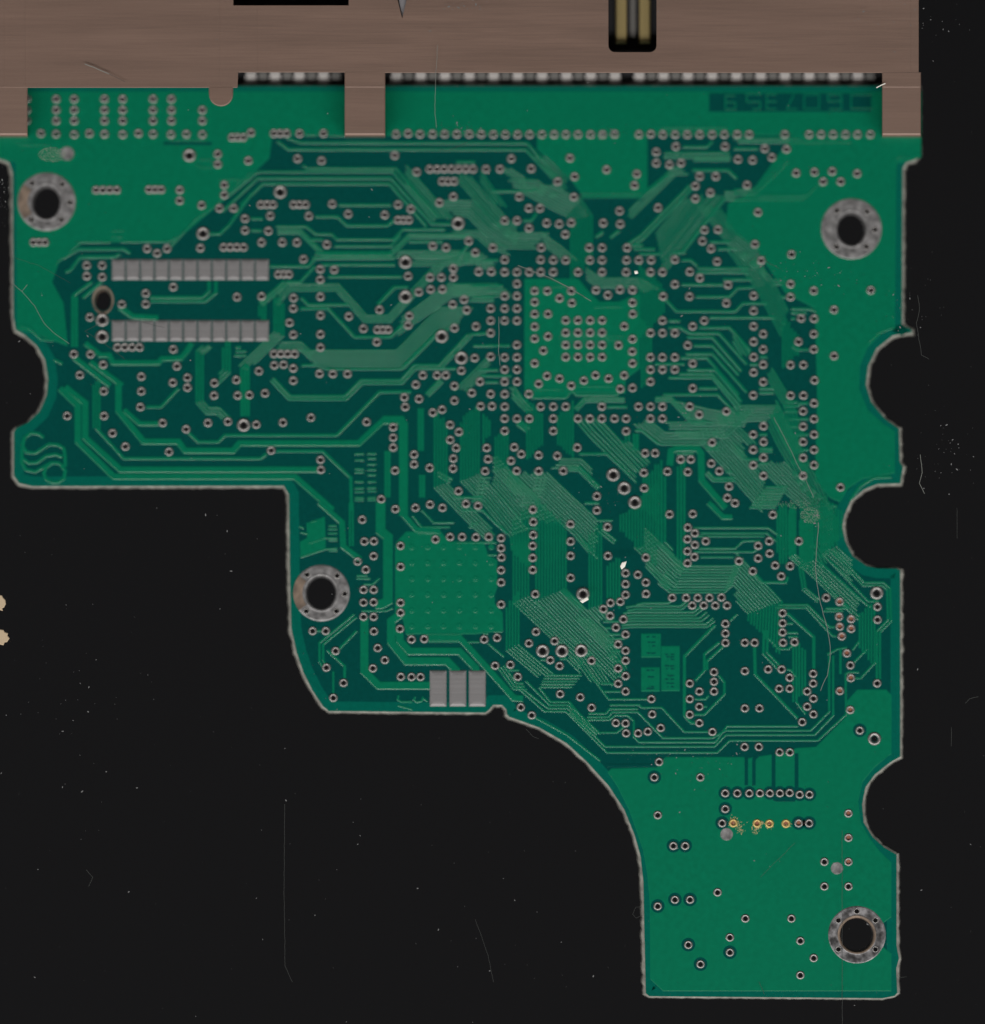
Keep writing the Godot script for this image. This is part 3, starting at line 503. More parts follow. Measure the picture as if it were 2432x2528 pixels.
const POURS = [
[-10.3,227,2272.1,227,2272.1,332.7,-10.3,332.7],
[-10.3,332.7,670.5,332.7,662.8,389.4,567.4,479.7,432,593.2,193.4,597,144.4,644.8,126.4,696.3,154.7,747.9,165.1,851.1,129,838.2,90.3,822.7,43.8,812.4,41.3,399.7,-10.3,386.9],
[1328.2,332.7,1596.4,332.7,1596.4,479.7,1444.2,487.4,1413.3,444.9,1328.2,367.5],
[1960,332.7,2272.1,332.7,2272.1,386.9,2237.3,397.2,2211.5,402.3,2207.6,809.8,2179.3,817.5,2140.6,857.5,2121.2,902.6,2119.9,960.7,2140.6,1012.3,2179.3,1047.1,2207.6,1065.1,2207.6,1167,2127.7,1181.2,2091.6,1205.7,2073.5,1237.9,2050.3,1227.6,2014.2,1186.3,2019.4,980,2014.2,760.8,1940.7,722.1,1869.8,616.4,1792.4,557.1,1800.1,502.9,1856.9,474.5],
[1297,689.7,1426.8,689.7,1453.1,721.9,1479.4,746.6,1528.7,746.6,1578,725.2,1578,909.3,1541.9,935.6,1541.9,968.5,1410.4,968.5,1397.2,980,1315.1,980,1297,968.5],
[980.8,1338.6,1003.8,1314,1087.6,1314,1107.4,1338.6,1192.8,1338.6,1202.7,1369.9,1225.7,1384.6,1225.7,1450.4,1219.1,1466.8,1219.1,1489.8,1238.9,1512.9,1240.5,1555.6,1173.1,1563.8,1003.8,1563.8,997.2,1529.3,977.5,1512.9,977.5,1348.5],
[2117.7,1704.2,2186.8,1704.2,2199.3,1716.7,2199.3,1861.3,2170.3,1879.4,2195.7,1864.2,2157.5,1893.9,2127.8,1930,2117.2,1978.8,2123.5,2029.7,2144.8,2067.8,2170.2,2101.8,2199,2129.4,2199,2263,2178.7,2277.8,2178.7,2339.3,2199,2354.2,2199,2445.4,1637.9,2445.4,1606.9,2416.5,1606,2229,1599.7,2156.9,1589.1,2097.5,1555.1,2000,1525.5,1940.6,1502.1,1906.7,1510.6,1899,1623,1896.1,1644.2,1870.6,1835.1,1870.6,1839.3,1874.8,1932.7,1860,1969.8,1848.2,2015.8,1845.5,2091.4,1769.3,2091.4,1733.1],
[1585.3,1566.1,1629.3,1566.1,1629.3,1621.3,1585.3,1621.3],
[1585.3,1649.3,1626.7,1649.3,1626.7,1705.2,1585.3,1705.2],
[1634.6,1596.7,1676,1596.7,1676,1704.2,1634.6,1704.2],
[758.9,1292.6,800,1277.8,802.3,1353.4,743.1,1373.1,743.1,1338.6,760.5,1328.8]]
const CLEARANCES = [
[8,[1842.7,1938.5,1842.7,1872.7]],
[8,[1861.4,1938.5,1861.4,1874.8,1875.4,1860]],
[9,[1909.8,1959.7,1909.8,1860]],
[9,[1966.6,1959.7,1966.6,1860]],
[10,[1909.8,1971.1,1917.8,1973.7,1963.2,1973.7]],
[7,[1500,1890.5,1620.9,1889.7]],
[8,[1436.7,493.1,1587.9,493.1]],
[7,[404.3,353.4,522.7,354.4]],
[46,[1751.1,252.7,2150.9,252.7]],
[3,[1596.1,1572,1603.4,1572]],
[3,[1610.3,1572,1618.2,1572]],
[3,[1599.1,1585.2,1606,1585.2]],
[3,[1608,1586.2,1618.2,1585.2]],
[3,[1602,1594.4,1603.4,1594.4]],
[3,[1610.3,1594.4,1618.2,1594.4]],
[3,[1596.1,1612.1,1606,1612.1]],
[3,[1608,1613.1,1618.2,1612.1]],
[3,[1642.2,1615.4,1649.4,1615.4]],
[3,[1656.3,1615.4,1664.2,1615.4]],
[3,[1645.1,1621.3,1652,1621.3]],
[3,[1654,1622.3,1664.2,1621.3]],
[3,[1648.1,1627.9,1649.4,1627.9]],
[3,[1656.3,1627.9,1664.2,1627.9]],
[3,[1642.2,1643.7,1652,1643.7]],
[3,[1654,1644.7,1664.2,1643.7]],
[3,[1645.1,1650.9,1649.4,1650.9]],
[3,[1656.3,1650.9,1664.2,1650.9]],
[3,[1648.1,1667.4,1652,1667.4]],
[3,[1654,1668.3,1664.2,1667.4]],
[3,[1642.2,1676.6,1649.4,1676.6]],
[3,[1656.3,1676.6,1664.2,1676.6]],
[3,[1645.1,1686.4,1652,1686.4]],
[3,[1654,1687.4,1664.2,1686.4]],
[3,[1648.1,1695.3,1649.4,1695.3]],
[3,[1656.3,1695.3,1664.2,1695.3]],
[3,[1596.1,1654.9,1603.4,1654.9]],
[3,[1607,1654.9,1614.9,1654.9]],
[3,[1599.1,1670.6,1606,1670.6]],
[3,[1604.7,1671.6,1614.9,1670.6]],
[3,[1602,1695.3,1603.4,1695.3]],
[3,[1607,1695.3,1614.9,1695.3]],
[3,[1596.1,1699.6,1606,1699.6]],
[3,[1604.7,1700.6,1614.9,1699.6]]]
const OUTLINE = [-8,209,2270,209,2270,380,2262,397,2240,404,2232,416,2230,800,2254,812,2254,824,2206,832,2167,863,2147,905,2141,949,2154,991,2187,1031,2223,1057,2225,1140,2233,1152,2226,1197,2167,1199,2134,1212,2103,1240,2088,1273,2083,1299,2090,1335,2108,1371,2141,1394,2167,1400,2215,1400,2226,1406,2226,1870,2200,1885,2162,1915,2140,1945,2132,1987,2136,2030,2157,2064,2187,2091,2217,2108,2217,2335,2223,2367,2216,2392,2219,2452,2210,2462,2179,2468,1602,2463,1591,2454,1587,2284,1585,2178,1578,2114,1564,2064,1538,2000,1500,1942,1446,1883,1397,1838,1331,1800,1256,1773,1249,1766,1247,1753,1238,1744,1219,1744,1209,1756,1199,1763,811,1759,795,1746,769,1707,746,1661,729,1611,716,1552,713,1437,710,1222,699,1203,79,1204,45,1196,31,1176,31,1066,38,1054,66,1041,95,1014,112,975,115,936,108,890,89,857,59,830,36,817,30,784,28,427,20,404,0,396,-8,396]
const SCRATCHES = [
[1.6,[1910.6,1030.9,1936.9,1080.2,1966.5,1142.7,1989.5,1185.4,2009.2,1228.2]],
[1.8,[2020.7,1289.3,2017.5,1338.6,2013.2,1397.8,2017.5,1443.8,2025.7,1489.8,2038.8,1535.9,2050.3,1595,2049.3,1627.9,2042.1,1667.4,2025.7,1705.2]],
[1.1,[2079,2050.9,2079.4,2527.7]],
[3,[2164.4,216.3,2185.8,206.1]],
[1.3,[1080.6,111.8,1075.4,197.2,1073.4,269.6,1077.3,315.6]],
[2,[1278.9,654.5,1315.1,669.3,1354.5,684.1,1367.7,690.7,1403.8,708.8,1430.1,725.2,1459.7,743.3]],
[1.2,[1282.2,660.1,1321.6,675.2,1377.5,697.3,1410.4,715.3,1443.3,733.4]],
[1.5,[1231.2,781.1,1231.9,817.2,1231.2,863.3,1234.5,902.7]],
[1.4,[26.3,695.6,54.2,718.6,85.5,754.8,108.5,797.5,131.5,820.5,170.9,848.5]],
[1.4,[54.2,718.6,67.4,702.8]],
[1,[309,886.3,259.7,850.1,210.4,817.2,236.7,804.1,272.9,790.9,328.7,789.3,406,809]],
[2.6,[210.4,157.8,243.3,170.9,269.6,182.4]],
[1,[269.6,182.4,309,202.2]],
[1,[702.8,1985.8,701.5,2192.2,704.1,2385.6,722.1,2424.3]],
[0.9,[1173.4,2269.5,1205.7,2359.8,1218.6,2424.3]],
[1.6,[2272.1,1121.9,2277.3,1167,2269.5,1192.8,2282.4,1218.6]],
[1.1,[212.8,2147,229.5,2166.4,219.2,2188.3]],
[1,[1873.3,2424.2,1881.8,2441.1,1886.9,2453.8]],
[0.9,[1877.5,2165.4,1915.7,2127.2,1962.4,2080.6]],
[0.9,[1584.8,2237.5,1570,2239.6,1561.5,2256.6,1570,2266.4,1589.1,2258.7]],
[0.9,[1298.6,1798.9,1315.1,1818.6,1329.9,1823.5]],
[1.2,[2382.4,1736.4,2393.9,1724.9,2415.2,1720]],
[1,[2348.8,1795.6,2348.5,1841.6]],
[0.9,[2362.6,1253.1,2363,1328.8]],
[1,[1086.5,368.2,1103,373.1,1126,364.9,1155.6,350.1]],
[1.2,[2265.7,728.5,2270.6,764.6,2262.4,797.5,2268.9,837,2275.5,876.4,2293.6,886.3]],
[0.7,[36.2,636.4,98.6,656.2,174.2,698.9]],
[1,[2238.1,2411.4,2221.1,2413.6,2216,2407.2]],
[0.9,[1844.9,649.6,1871.2,626.6,1897.5,649.6,1923.8,662.7]]]
const CHIPS = [
[1535.3,1403.7,1532.7,1397.8,1537,1389.6,1545.2,1387.3,1541.9,1397.8],
[1434.1,1483.9,1449.8,1475,1451.8,1479.3,1438.3,1487.2],
[1567.5,670,1572.8,669.3,1574.1,673.9,1568.8,675.2],
[-2.6,1470,3.9,1471.3,6.4,1476.5,11.6,1481.6,12.9,1490.7,9,1498.4,3.9,1501,5.2,1506.1,-2.6,1503.6],
[-2.6,1555.1,7.7,1556.4,10.3,1561.6,18.1,1564.2,16.8,1569.3,21.9,1575.8,16.8,1583.5,10.3,1584.8,7.7,1591.2,-2.6,1588.7]]

var rng := RandomNumberGenerator.new()
var board: Node3D
var tilt := Transform3D()
var mats := {}

# ---------- measuring ----------
func at(px: float, py: float, h: float = 0.0) -> Vector3:
	# the point of the board (own axes, h mm above its face) that the scanner sees at this pixel
	var eye := Vector3(0, EYE, 0)
	var ray := Vector3((px - CX) * S, 0, (py - CY) * S) - eye
	var n := tilt.basis.y
	var p0 := tilt.origin + n * h * 0.001
	return tilt.affine_inverse() * (eye + ray * ((p0 - eye).dot(n) / ray.dot(n)))

func flat(a: Array, h: float = 0.0) -> PackedVector2Array:
	var out := PackedVector2Array()
	for i in range(0, a.size() - 1, 2):
		var p := at(a[i], a[i + 1], h)
		out.append(Vector2(p.x, p.z))
	return out

func on_glass(a: Array) -> PackedVector2Array:
	var out := PackedVector2Array()
	for i in range(0, a.size() - 1, 2):
		out.append(Vector2((float(a[i]) - CX) * S, (float(a[i + 1]) - CY) * S))
	return out

# ---------- materials ----------
func noise_image(size: int, freq: float, lo: float, hi: float, seed_: int, stretch := 1.0, kind := FastNoiseLite.TYPE_SIMPLEX_SMOOTH, octaves := 3) -> Image:
	var f := FastNoiseLite.new()
	f.seed = seed_
	f.noise_type = kind
	f.frequency = freq
	f.fractal_octaves = octaves
	var im := Image.create(size, size, false, Image.FORMAT_RGB8)
	for y in size:
		for x in size:
			# two shifted samples are blended so that the picture tiles
			var u := float(x) / size
			var a := f.get_noise_2d(x / stretch, y)
			var b := f.get_noise_2d((x - size) / stretch, y)
			var c := f.get_noise_2d(x / stretch, y - size)
			var d := f.get_noise_2d((x - size) / stretch, y - size)
			var v := float(y) / size
			var k := lerpf(lerpf(a, b, u), lerpf(c, d, u), v)
			var g := clampf(lerpf(lo, hi, clampf(k * 0.9 + 0.5, 0.0, 1.0)), 0.0, 1.0)
			im.set_pixel(x, y, Color(g, g, g))
	return im

func tex(im: Image) -> ImageTexture:
	return ImageTexture.create_from_image(im)

func mat(called: String, c: Color, rough: float, metal := 0.0, spec := 0.5) -> StandardMaterial3D:
	var m := StandardMaterial3D.new()
	m.albedo_color = c.linear_to_srgb()
	m.roughness = rough
	m.metallic = metal
	m.metallic_specular = spec
	mats[called] = m
	return m

func clad(m: StandardMaterial3D, t: Texture2D, scale: Vector3) -> void:
	m.albedo_texture = t
	m.uv1_triplanar = true
	m.uv1_scale = scale

# ---------- shapes ----------
class Shape:
	var v := PackedVector3Array()
	var n := PackedVector3Array()
	func tri(a: Vector3, b: Vector3, c: Vector3, up := Vector3.ZERO) -> void:
		var m := (c - a).cross(b - a)
		if m.length_squared() < 1e-26:
			return
		m = m.normalized()
		if up != Vector3.ZERO and m.dot(up) < 0.0:
			var t := b
			b = c
			c = t
			m = -m
		v.append(a); v.append(b); v.append(c)
		n.append(m); n.append(m); n.append(m)
	func quad(a: Vector3, b: Vector3, c: Vector3, d: Vector3, up := Vector3.ZERO) -> void:
		tri(a, b, c, up)
		tri(a, c, d, up)
	func tri_n(a: Vector3, b: Vector3, c: Vector3, na: Vector3, nb: Vector3, nc: Vector3) -> void:
		var m := (c - a).cross(b - a)
		if m.length_squared() < 1e-26:
			return
		if m.dot(na + nb + nc) < 0.0:
			v.append(a); v.append(c); v.append(b)
			n.append(na); n.append(nc); n.append(nb)
		else:
			v.append(a); v.append(b); v.append(c)
			n.append(na); n.append(nb); n.append(nc)
	func add(o: Shape, by: Vector3) -> void:
		for i in o.v.size():
			v.append(o.v[i] + by)
			n.append(o.n[i])
	func mesh() -> ArrayMesh:
		var a := []
		a.resize(Mesh.ARRAY_MAX)
		a[Mesh.ARRAY_VERTEX] = v
		a[Mesh.ARRAY_NORMAL] = n
		var m := ArrayMesh.new()
		m.add_surface_from_arrays(Mesh.PRIMITIVE_TRIANGLES, a)
		return m

var counts := {}
func part(called: String, mesh: Mesh, m: Material, parent: Node, pos := Vector3.ZERO, label := "") -> MeshInstance3D:
	var o := MeshInstance3D.new()
	var key := str(parent.get_instance_id()) + called
	var k: int = counts.get(key, 0)
	counts[key] = k + 1
	o.name = called if k == 0 else "%s_%03d" % [called, k]
	o.mesh = mesh
	o.material_override = m
	o.position = pos
	if label != "":
		o.set_meta("label", label)
	parent.add_child(o)
	return o

func miters(p: PackedVector2Array) -> PackedVector2Array:
	var out := PackedVector2Array()
	for i in p.size():
		var a := (p[i] - p[max(i - 1, 0)]).normalized()
		var b := (p[min(i + 1, p.size() - 1)] - p[i]).normalized()
		if i == 0: a = b
		if i == p.size() - 1: b = a
		var na := Vector2(-a.y, a.x)
		var nb := Vector2(-b.y, b.x)
		var m := (na + nb)
		m = m / maxf(m.dot(na), 0.35) if m.length() > 0.1 else na
		out.append(m)
	return out

func offset(p: PackedVector2Array, d: float) -> PackedVector2Array:
	var m := miters(p)
	var out := PackedVector2Array()
	for i in p.size():
		out.append(p[i] + m[i] * d)
	return out

func ribbon(s: Shape, p: PackedVector2Array, half: float, bevel: float, h0: float, h1: float) -> void:
	# a raised strip: flat top at h1, sloping sides down to h0
	var m := miters(p)
	var d0 := (p[1] - p[0]).normalized() * bevel
	var d1 := (p[p.size() - 1] - p[p.size() - 2]).normalized() * bevel
	var rows := []
	for i in p.size():
		var row := []
		for k in [[-half - bevel, h0], [-half, h1], [half, h1], [half + bevel, h0]]:
			var q: Vector2 = p[i] + m[i] * k[0]
			row.append(Vector3(q.x, k[1], q.y))
		rows.append(row)
	for i in p.size() - 1:
		for k in 3:
			s.quad(rows[i][k], rows[i][k + 1], rows[i + 1][k + 1], rows[i + 1][k], Vector3.UP)
	for e in [[rows[0], -d0], [rows[p.size() - 1], d1]]:
		var r: Array = e[0]
		var d := Vector3(e[1].x, h0 - h1, e[1].y)
		s.quad(r[1], r[2], r[2] + d, r[1] + d, Vector3.UP)
		s.tri(r[0], r[1], r[1] + d, Vector3.UP)
		s.tri(r[3], r[2], r[2] + d, Vector3.UP)

func ridge(s: Shape, p: PackedVector2Array, half: float, h0: float, h1: float) -> void:
	# a narrow trace: the mask lies over it as a low rounded ridge
	var m := miters(p)
	var prof := [[-half - 0.5 * S, h0], [-half + 0.7 * S, lerpf(h0, h1, 0.66)], [0.0, h1], [half - 0.7 * S, lerpf(h0, h1, 0.66)], [half + 0.5 * S, h0]]
	for i in p.size() - 1:
		for k in 4:
			var q := []
			for e in [[i, k], [i, k + 1], [i + 1, k + 1], [i + 1, k]]:
				var v: Vector2 = p[e[0]] + m[e[0]] * prof[e[1]][0]
				q.append(Vector3(v.x, prof[e[1]][1], v.y))
			s.quad(q[0], q[1], q[2], q[3], Vector3.UP)

func broad(s: Shape, p: PackedVector2Array, half: float, bevel: float, h0: float, h1: float) -> void:
	# a broad trace: flat top with the holes left out, sloping sides
	var l := offset(p, -half)
	var rr := offset(p, half)
	var l2 := offset(p, -half - bevel)
	var r2 := offset(p, half + bevel)
	var ring := l.duplicate()
	for i in rr.size():
		ring.append(rr[rr.size() - 1 - i])
	for f in riddled(ccw(ring), []):
		plate(s, f, h1)
	for i in p.size() - 1:
		for e in [[l, l2], [rr, r2]]:
			s.quad(Vector3(e[0][i].x, h1, e[0][i].y), Vector3(e[0][i + 1].x, h1, e[0][i + 1].y), Vector3(e[1][i + 1].x, h0, e[1][i + 1].y), Vector3(e[1][i].x, h0, e[1][i].y), Vector3.UP)

func plate(s: Shape, p: PackedVector2Array, h: float, up := true) -> void:
	var t := Geometry2D.triangulate_polygon(sized(p, 1000.0))
	for i in range(0, t.size(), 3):
		var a := p[t[i]]
		var b := p[t[i + 1]]
		var c := p[t[i + 2]]
		s.tri(Vector3(a.x, h, a.y), Vector3(b.x, h, b.y), Vector3(c.x, h, c.y), Vector3.UP if up else Vector3.DOWN)

func skirt(s: Shape, p: PackedVector2Array, q: PackedVector2Array, hp: float, hq: float) -> void:
	for i in p.size():
		var j := (i + 1) % p.size()
		s.quad(Vector3(p[i].x, hp, p[i].y), Vector3(p[j].x, hp, p[j].y), Vector3(q[j].x, hq, q[j].y), Vector3(q[i].x, hq, q[i].y))

func ccw(p: PackedVector2Array) -> PackedVector2Array:
	if Geometry2D.is_polygon_clockwise(p):
		p.reverse()
	return p

func outward(p: PackedVector2Array, d: float) -> PackedVector2Array:
	# same number of points, each moved away from the inside
	var out := PackedVector2Array()
	var k := p.size()
	var side := 1.0 if Geometry2D.is_polygon_clockwise(p) else -1.0
	for i in k:
		var a := (p[i] - p[(i + k - 1) % k]).normalized()
		var b := (p[(i + 1) % k] - p[i]).normalized()
		var na := Vector2(-a.y, a.x)
		var nb := Vector2(-b.y, b.x)
		var m := na + nb
		m = m / maxf(m.dot(na), 0.5)
		out.append(p[i] + m * d * side)
	return out

func lathe(prof: Array, seg: int, squash := 1.0) -> Shape:
	# profile [radius, height] in metres, from outside to inside; smooth
	var s := Shape.new()
	var nr := []
	for i in prof.size():
		var a: Array = prof[max(i - 1, 0)]
		var b: Array = prof[min(i + 1, prof.size() - 1)]
		var d := Vector2(b[0] - a[0], b[1] - a[1])
		nr.append(Vector2(d.y, -d.x).normalized() * (1.0 if d.x < 0.0 or absf(d.x) < 1e-9 else -1.0))
	for k in seg:
		var u := TAU * k / seg
		var w := TAU * (k + 1) / seg
		for i in prof.size() - 1:
			var q := []
			var qn := []
			for e in [[i, u], [i, w], [i + 1, w], [i + 1, u]]:
				var r: float = prof[e[0]][0]
				q.append(Vector3(cos(e[1]) * r * squash, prof[e[0]][1], sin(e[1]) * r))
				var m: Vector2 = nr[e[0]]
				if m.y < 0.0: m = -m
				qn.append(Vector3(cos(e[1]) * m.x, m.y, sin(e[1]) * m.x).normalized())
			s.tri_n(q[0], q[1], q[2], qn[0], qn[1], qn[2])
			s.tri_n(q[0], q[2], q[3], qn[0], qn[2], qn[3])
	return s

func disc(r: float, h: float, seg: int) -> Shape:
	var s := Shape.new()
	for k in seg:
		var u := TAU * k / seg
		var w := TAU * (k + 1) / seg
		s.tri(Vector3(0, h, 0), Vector3(cos(u) * r, h, sin(u) * r), Vector3(cos(w) * r, h, sin(w) * r), Vector3.UP)
	return s

func slab(s: Shape, x0: float, x1: float, z0: float, z1: float, h0: float, h1: float, bev: float) -> void:
	# a box with bevelled upper edges
	var lo := PackedVector2Array([Vector2(x0, z0), Vector2(x1, z0), Vector2(x1, z1), Vector2(x0, z1)])
	var hi := PackedVector2Array([Vector2(x0 + bev, z0 + bev), Vector2(x1 - bev, z0 + bev), Vector2(x1 - bev, z1 - bev), Vector2(x0 + bev, z1 - bev)])
	plate(s, hi, h1)
	for i in 4:
		var j := (i + 1) % 4
		var out := Vector3((lo[i].x + lo[j].x) / 2 - (x0 + x1) / 2, 0, (lo[i].y + lo[j].y) / 2 - (z0 + z1) / 2).normalized()
		s.quad(Vector3(hi[i].x, h1, hi[i].y), Vector3(hi[j].x, h1, hi[j].y), Vector3(lo[j].x, h1 - bev, lo[j].y), Vector3(lo[i].x, h1 - bev, lo[i].y), out + Vector3.UP)
		if h1 - bev > h0:
			s.quad(Vector3(lo[i].x, h1 - bev, lo[i].y), Vector3(lo[j].x, h1 - bev, lo[j].y), Vector3(lo[j].x, h0, lo[j].y), Vector3(lo[i].x, h0, lo[i].y), out)

func circle(c: Vector2, r: float, seg: int, squash := 1.0) -> PackedVector2Array:
	var p := PackedVector2Array()
	for k in seg:
		p.append(c + Vector2(cos(TAU * k / seg) * squash, sin(TAU * k / seg)) * r)
	return p

func sized(p: PackedVector2Array, k: float) -> PackedVector2Array:
	var out := PackedVector2Array()
	for q in p:
		out.append(q * k)
	return out

func pieces(p: PackedVector2Array, holes: Array) -> Array:
	# worked out in millimetres, where the polygon tools are precise
	var big := []
	for h in holes:
		big.append(sized(h, 1000.0))
	var out := []
	for q in cut(sized(p, 1000.0), big):
		out.append(sized(q, 0.001))
	return out

var bores := []          # [centre, radius] of every drilled hole, in the board's own plane
var bore_grid := {}
const CELL := 0.0017

func drill(px: float, py: float, radius: float) -> void:
	var p := at(px, py)
	var b := [Vector2(p.x, p.z), radius]
	bores.append(b)
	for ix in [-1, 0, 1]:
		for iy in [-1, 0, 1]:
			var key := Vector2i(floori(p.x / CELL) + ix, floori(p.z / CELL) + iy)
			if not bore_grid.has(key):
				bore_grid[key] = []
			bore_grid[key].append(b)

func riddled(p: PackedVector2Array, large: Array) -> Array:
	# the sheet with all drilled holes cut out, cell by cell
	var lo := p[0]
	var hi := p[0]
	for q in p:
		lo = lo.min(q)
		hi = hi.max(q)
	var whole := pieces(p, large)
	var out := []
	for w in whole:
		var a := w[0] as Vector2
		var b := a
		for q in w:
			a = a.min(q)
			b = b.max(q)
		for ix in range(floori(a.x / CELL), floori(b.x / CELL) + 1):
			# a column first, then its cells: small polygons are quick to cut
			var col := Geometry2D.intersect_polygons(sized(w, 1000.0), sized(PackedVector2Array([Vector2(ix, -100) * CELL, Vector2(ix + 1, -100) * CELL, Vector2(ix + 1, 100) * CELL, Vector2(ix, 100) * CELL]), 1000.0))
			for c in col:
				var y0 := 1e9
				var y1 := -1e9
				for q in c:
					y0 = minf(y0, q.y)
					y1 = maxf(y1, q.y)
				for iy in range(floori(y0 / (CELL * 1000.0)), floori(y1 / (CELL * 1000.0)) + 1):
					var cell := sized(PackedVector2Array([Vector2(ix, iy) * CELL, Vector2(ix + 1, iy) * CELL, Vector2(ix + 1, iy + 1) * CELL, Vector2(ix, iy + 1) * CELL]), 1000.0)
					for g in Geometry2D.intersect_polygons(c, cell):
						var holes := []
						for bo in bore_grid.get(Vector2i(ix, iy), []):
							var m: Vector2 = bo[0]
							if m.x > ix * CELL - bo[1] and m.x < (ix + 1) * CELL + bo[1] and m.y > iy * CELL - bo[1] and m.y < (iy + 1) * CELL + bo[1]:
								holes.append(sized(circle(m, bo[1], 12), 1000.0))
						for f in (cut(g, holes) if not holes.is_empty() else [g]):
							out.append(sized(f, 0.001))
	return out

func trimmed(p: PackedVector2Array) -> Array:
	# a trace ends at the collar of each hole that it meets
	var out := []
	var run := PackedVector2Array()
	for i in p.size() - 1:
		var a := p[i]
		var b := p[i + 1]
		var n := maxi(1, int(a.distance_to(b) / (2.0 * S)))
		for k in n + 1:
			if k == n and i < p.size() - 2:
				break
			var q := a.lerp(b, float(k) / n)
			var free := true
			for bo in bore_grid.get(Vector2i(floori(q.x / CELL), floori(q.y / CELL)), []):
				if q.distance_to(bo[0]) < bo[1] + 2.0 * S:
					free = false
			if free:
				run.append(q)
			else:
				if run.size() > 1:
					out.append(simple(run))
				run = PackedVector2Array()
	if run.size() > 1:
		out.append(simple(run))
	return out

func simple(p: PackedVector2Array) -> PackedVector2Array:
	# drops the points that lie on a straight line
	var out := PackedVector2Array([p[0]])
	for i in range(1, p.size() - 1):
		if absf((p[i] - out[out.size() - 1]).normalized().cross((p[i + 1] - p[i]).normalized())) > 0.01:
			out.append(p[i])
	out.append(p[p.size() - 1])
	return out

func cut(p: PackedVector2Array, holes: Array) -> Array:
	# the polygon without its holes, as simple polygons: it is split along the middle of each hole
	var ys := [-1000.0]
	for h in holes:
		var lo := 9000.0
		var hi := -9000.0
		for q in h:
			lo = minf(lo, q.y)
			hi = maxf(hi, q.y)
		ys.append((lo + hi) / 2)
	ys.append(1000.0)
	ys.sort()
	var out := []
	for i in ys.size() - 1:
		if ys[i + 1] - ys[i] < 1e-4:
			continue
		var band := PackedVector2Array([Vector2(-1000, ys[i]), Vector2(1000, ys[i]), Vector2(1000, ys[i + 1]), Vector2(-1000, ys[i + 1])])
		var list: Array = Geometry2D.intersect_polygons(p, band)
		for h in holes:
			var next := []
			for q in list:
				next.append_array(Geometry2D.clip_polygons(q, h))
			list = next
		out.append_array(list)
	return out

# ---------- the scene ----------
func _ready() -> void:
	rng.seed = 20240607
	var cam := Camera3D.new()
	cam.name = "scan_camera"
	cam.position = Vector3(0, EYE, 0)
	cam.rotation_degrees = Vector3(-90, 0, 0)
	var half: float = 1264.0 * S / EYE
	cam.fov = rad_to_deg(2.0 * atan(half))
	cam.near = 0.05
	cam.far = 20.0
	var lens := CameraAttributesPhysical.new()
	lens.frustum_focal_length = 12.0 / half
	lens.frustum_focus_distance = EYE
	lens.exposure_aperture = 1.22
	lens.frustum_near = 0.05
	lens.frustum_far = 20.0
	cam.attributes = lens
	add_child(cam)
	cam.current = true
	var env := Environment.new()
	env.background_mode = Environment.BG_COLOR
	env.background_color = Color(0.03, 0.03, 0.032)
	env.tonemap_mode = Environment.TONE_MAPPER_LINEAR
	env.tonemap_exposure = 1.0
	env.sdfgi_enabled = true
	env.ssao_enabled = true
	env.ssil_enabled = true
	var we := WorldEnvironment.new()
	we.environment = env
	add_child(we)
	# the scanner's lamp: a long bar on the side of the picture's lower edge
	var lamp := AreaLight3D.new()
	lamp.name = "scanner_lamp"
	lamp.area_size = Vector2(4.0, 0.3)
	lamp.light_energy = 7.4
	lamp.light_color = Color(1.0, 0.985, 0.97)
	lamp.shadow_enabled = true
	add_child(lamp)
	lamp.look_at_from_position(Vector3(0, 1.1, 1.02), Vector3.ZERO, Vector3.UP)

	tilt = Transform3D(Basis(Vector3.RIGHT, deg_to_rad(-1.6)), Vector3(0, -0.00156, 0))
	make_materials()
	make_backdrop()
	board = Node3D.new()
	board.name = "circuit_board"
	board.transform = tilt
	board.set_meta("label", "green printed circuit board with copper-coloured connector shield along its top edge")
	board.set_meta("category", "circuit board")
	add_child(board)
	make_laminate()
	make_copper()
	make_pads()
	make_rings()
	make_connector()
	make_glass()

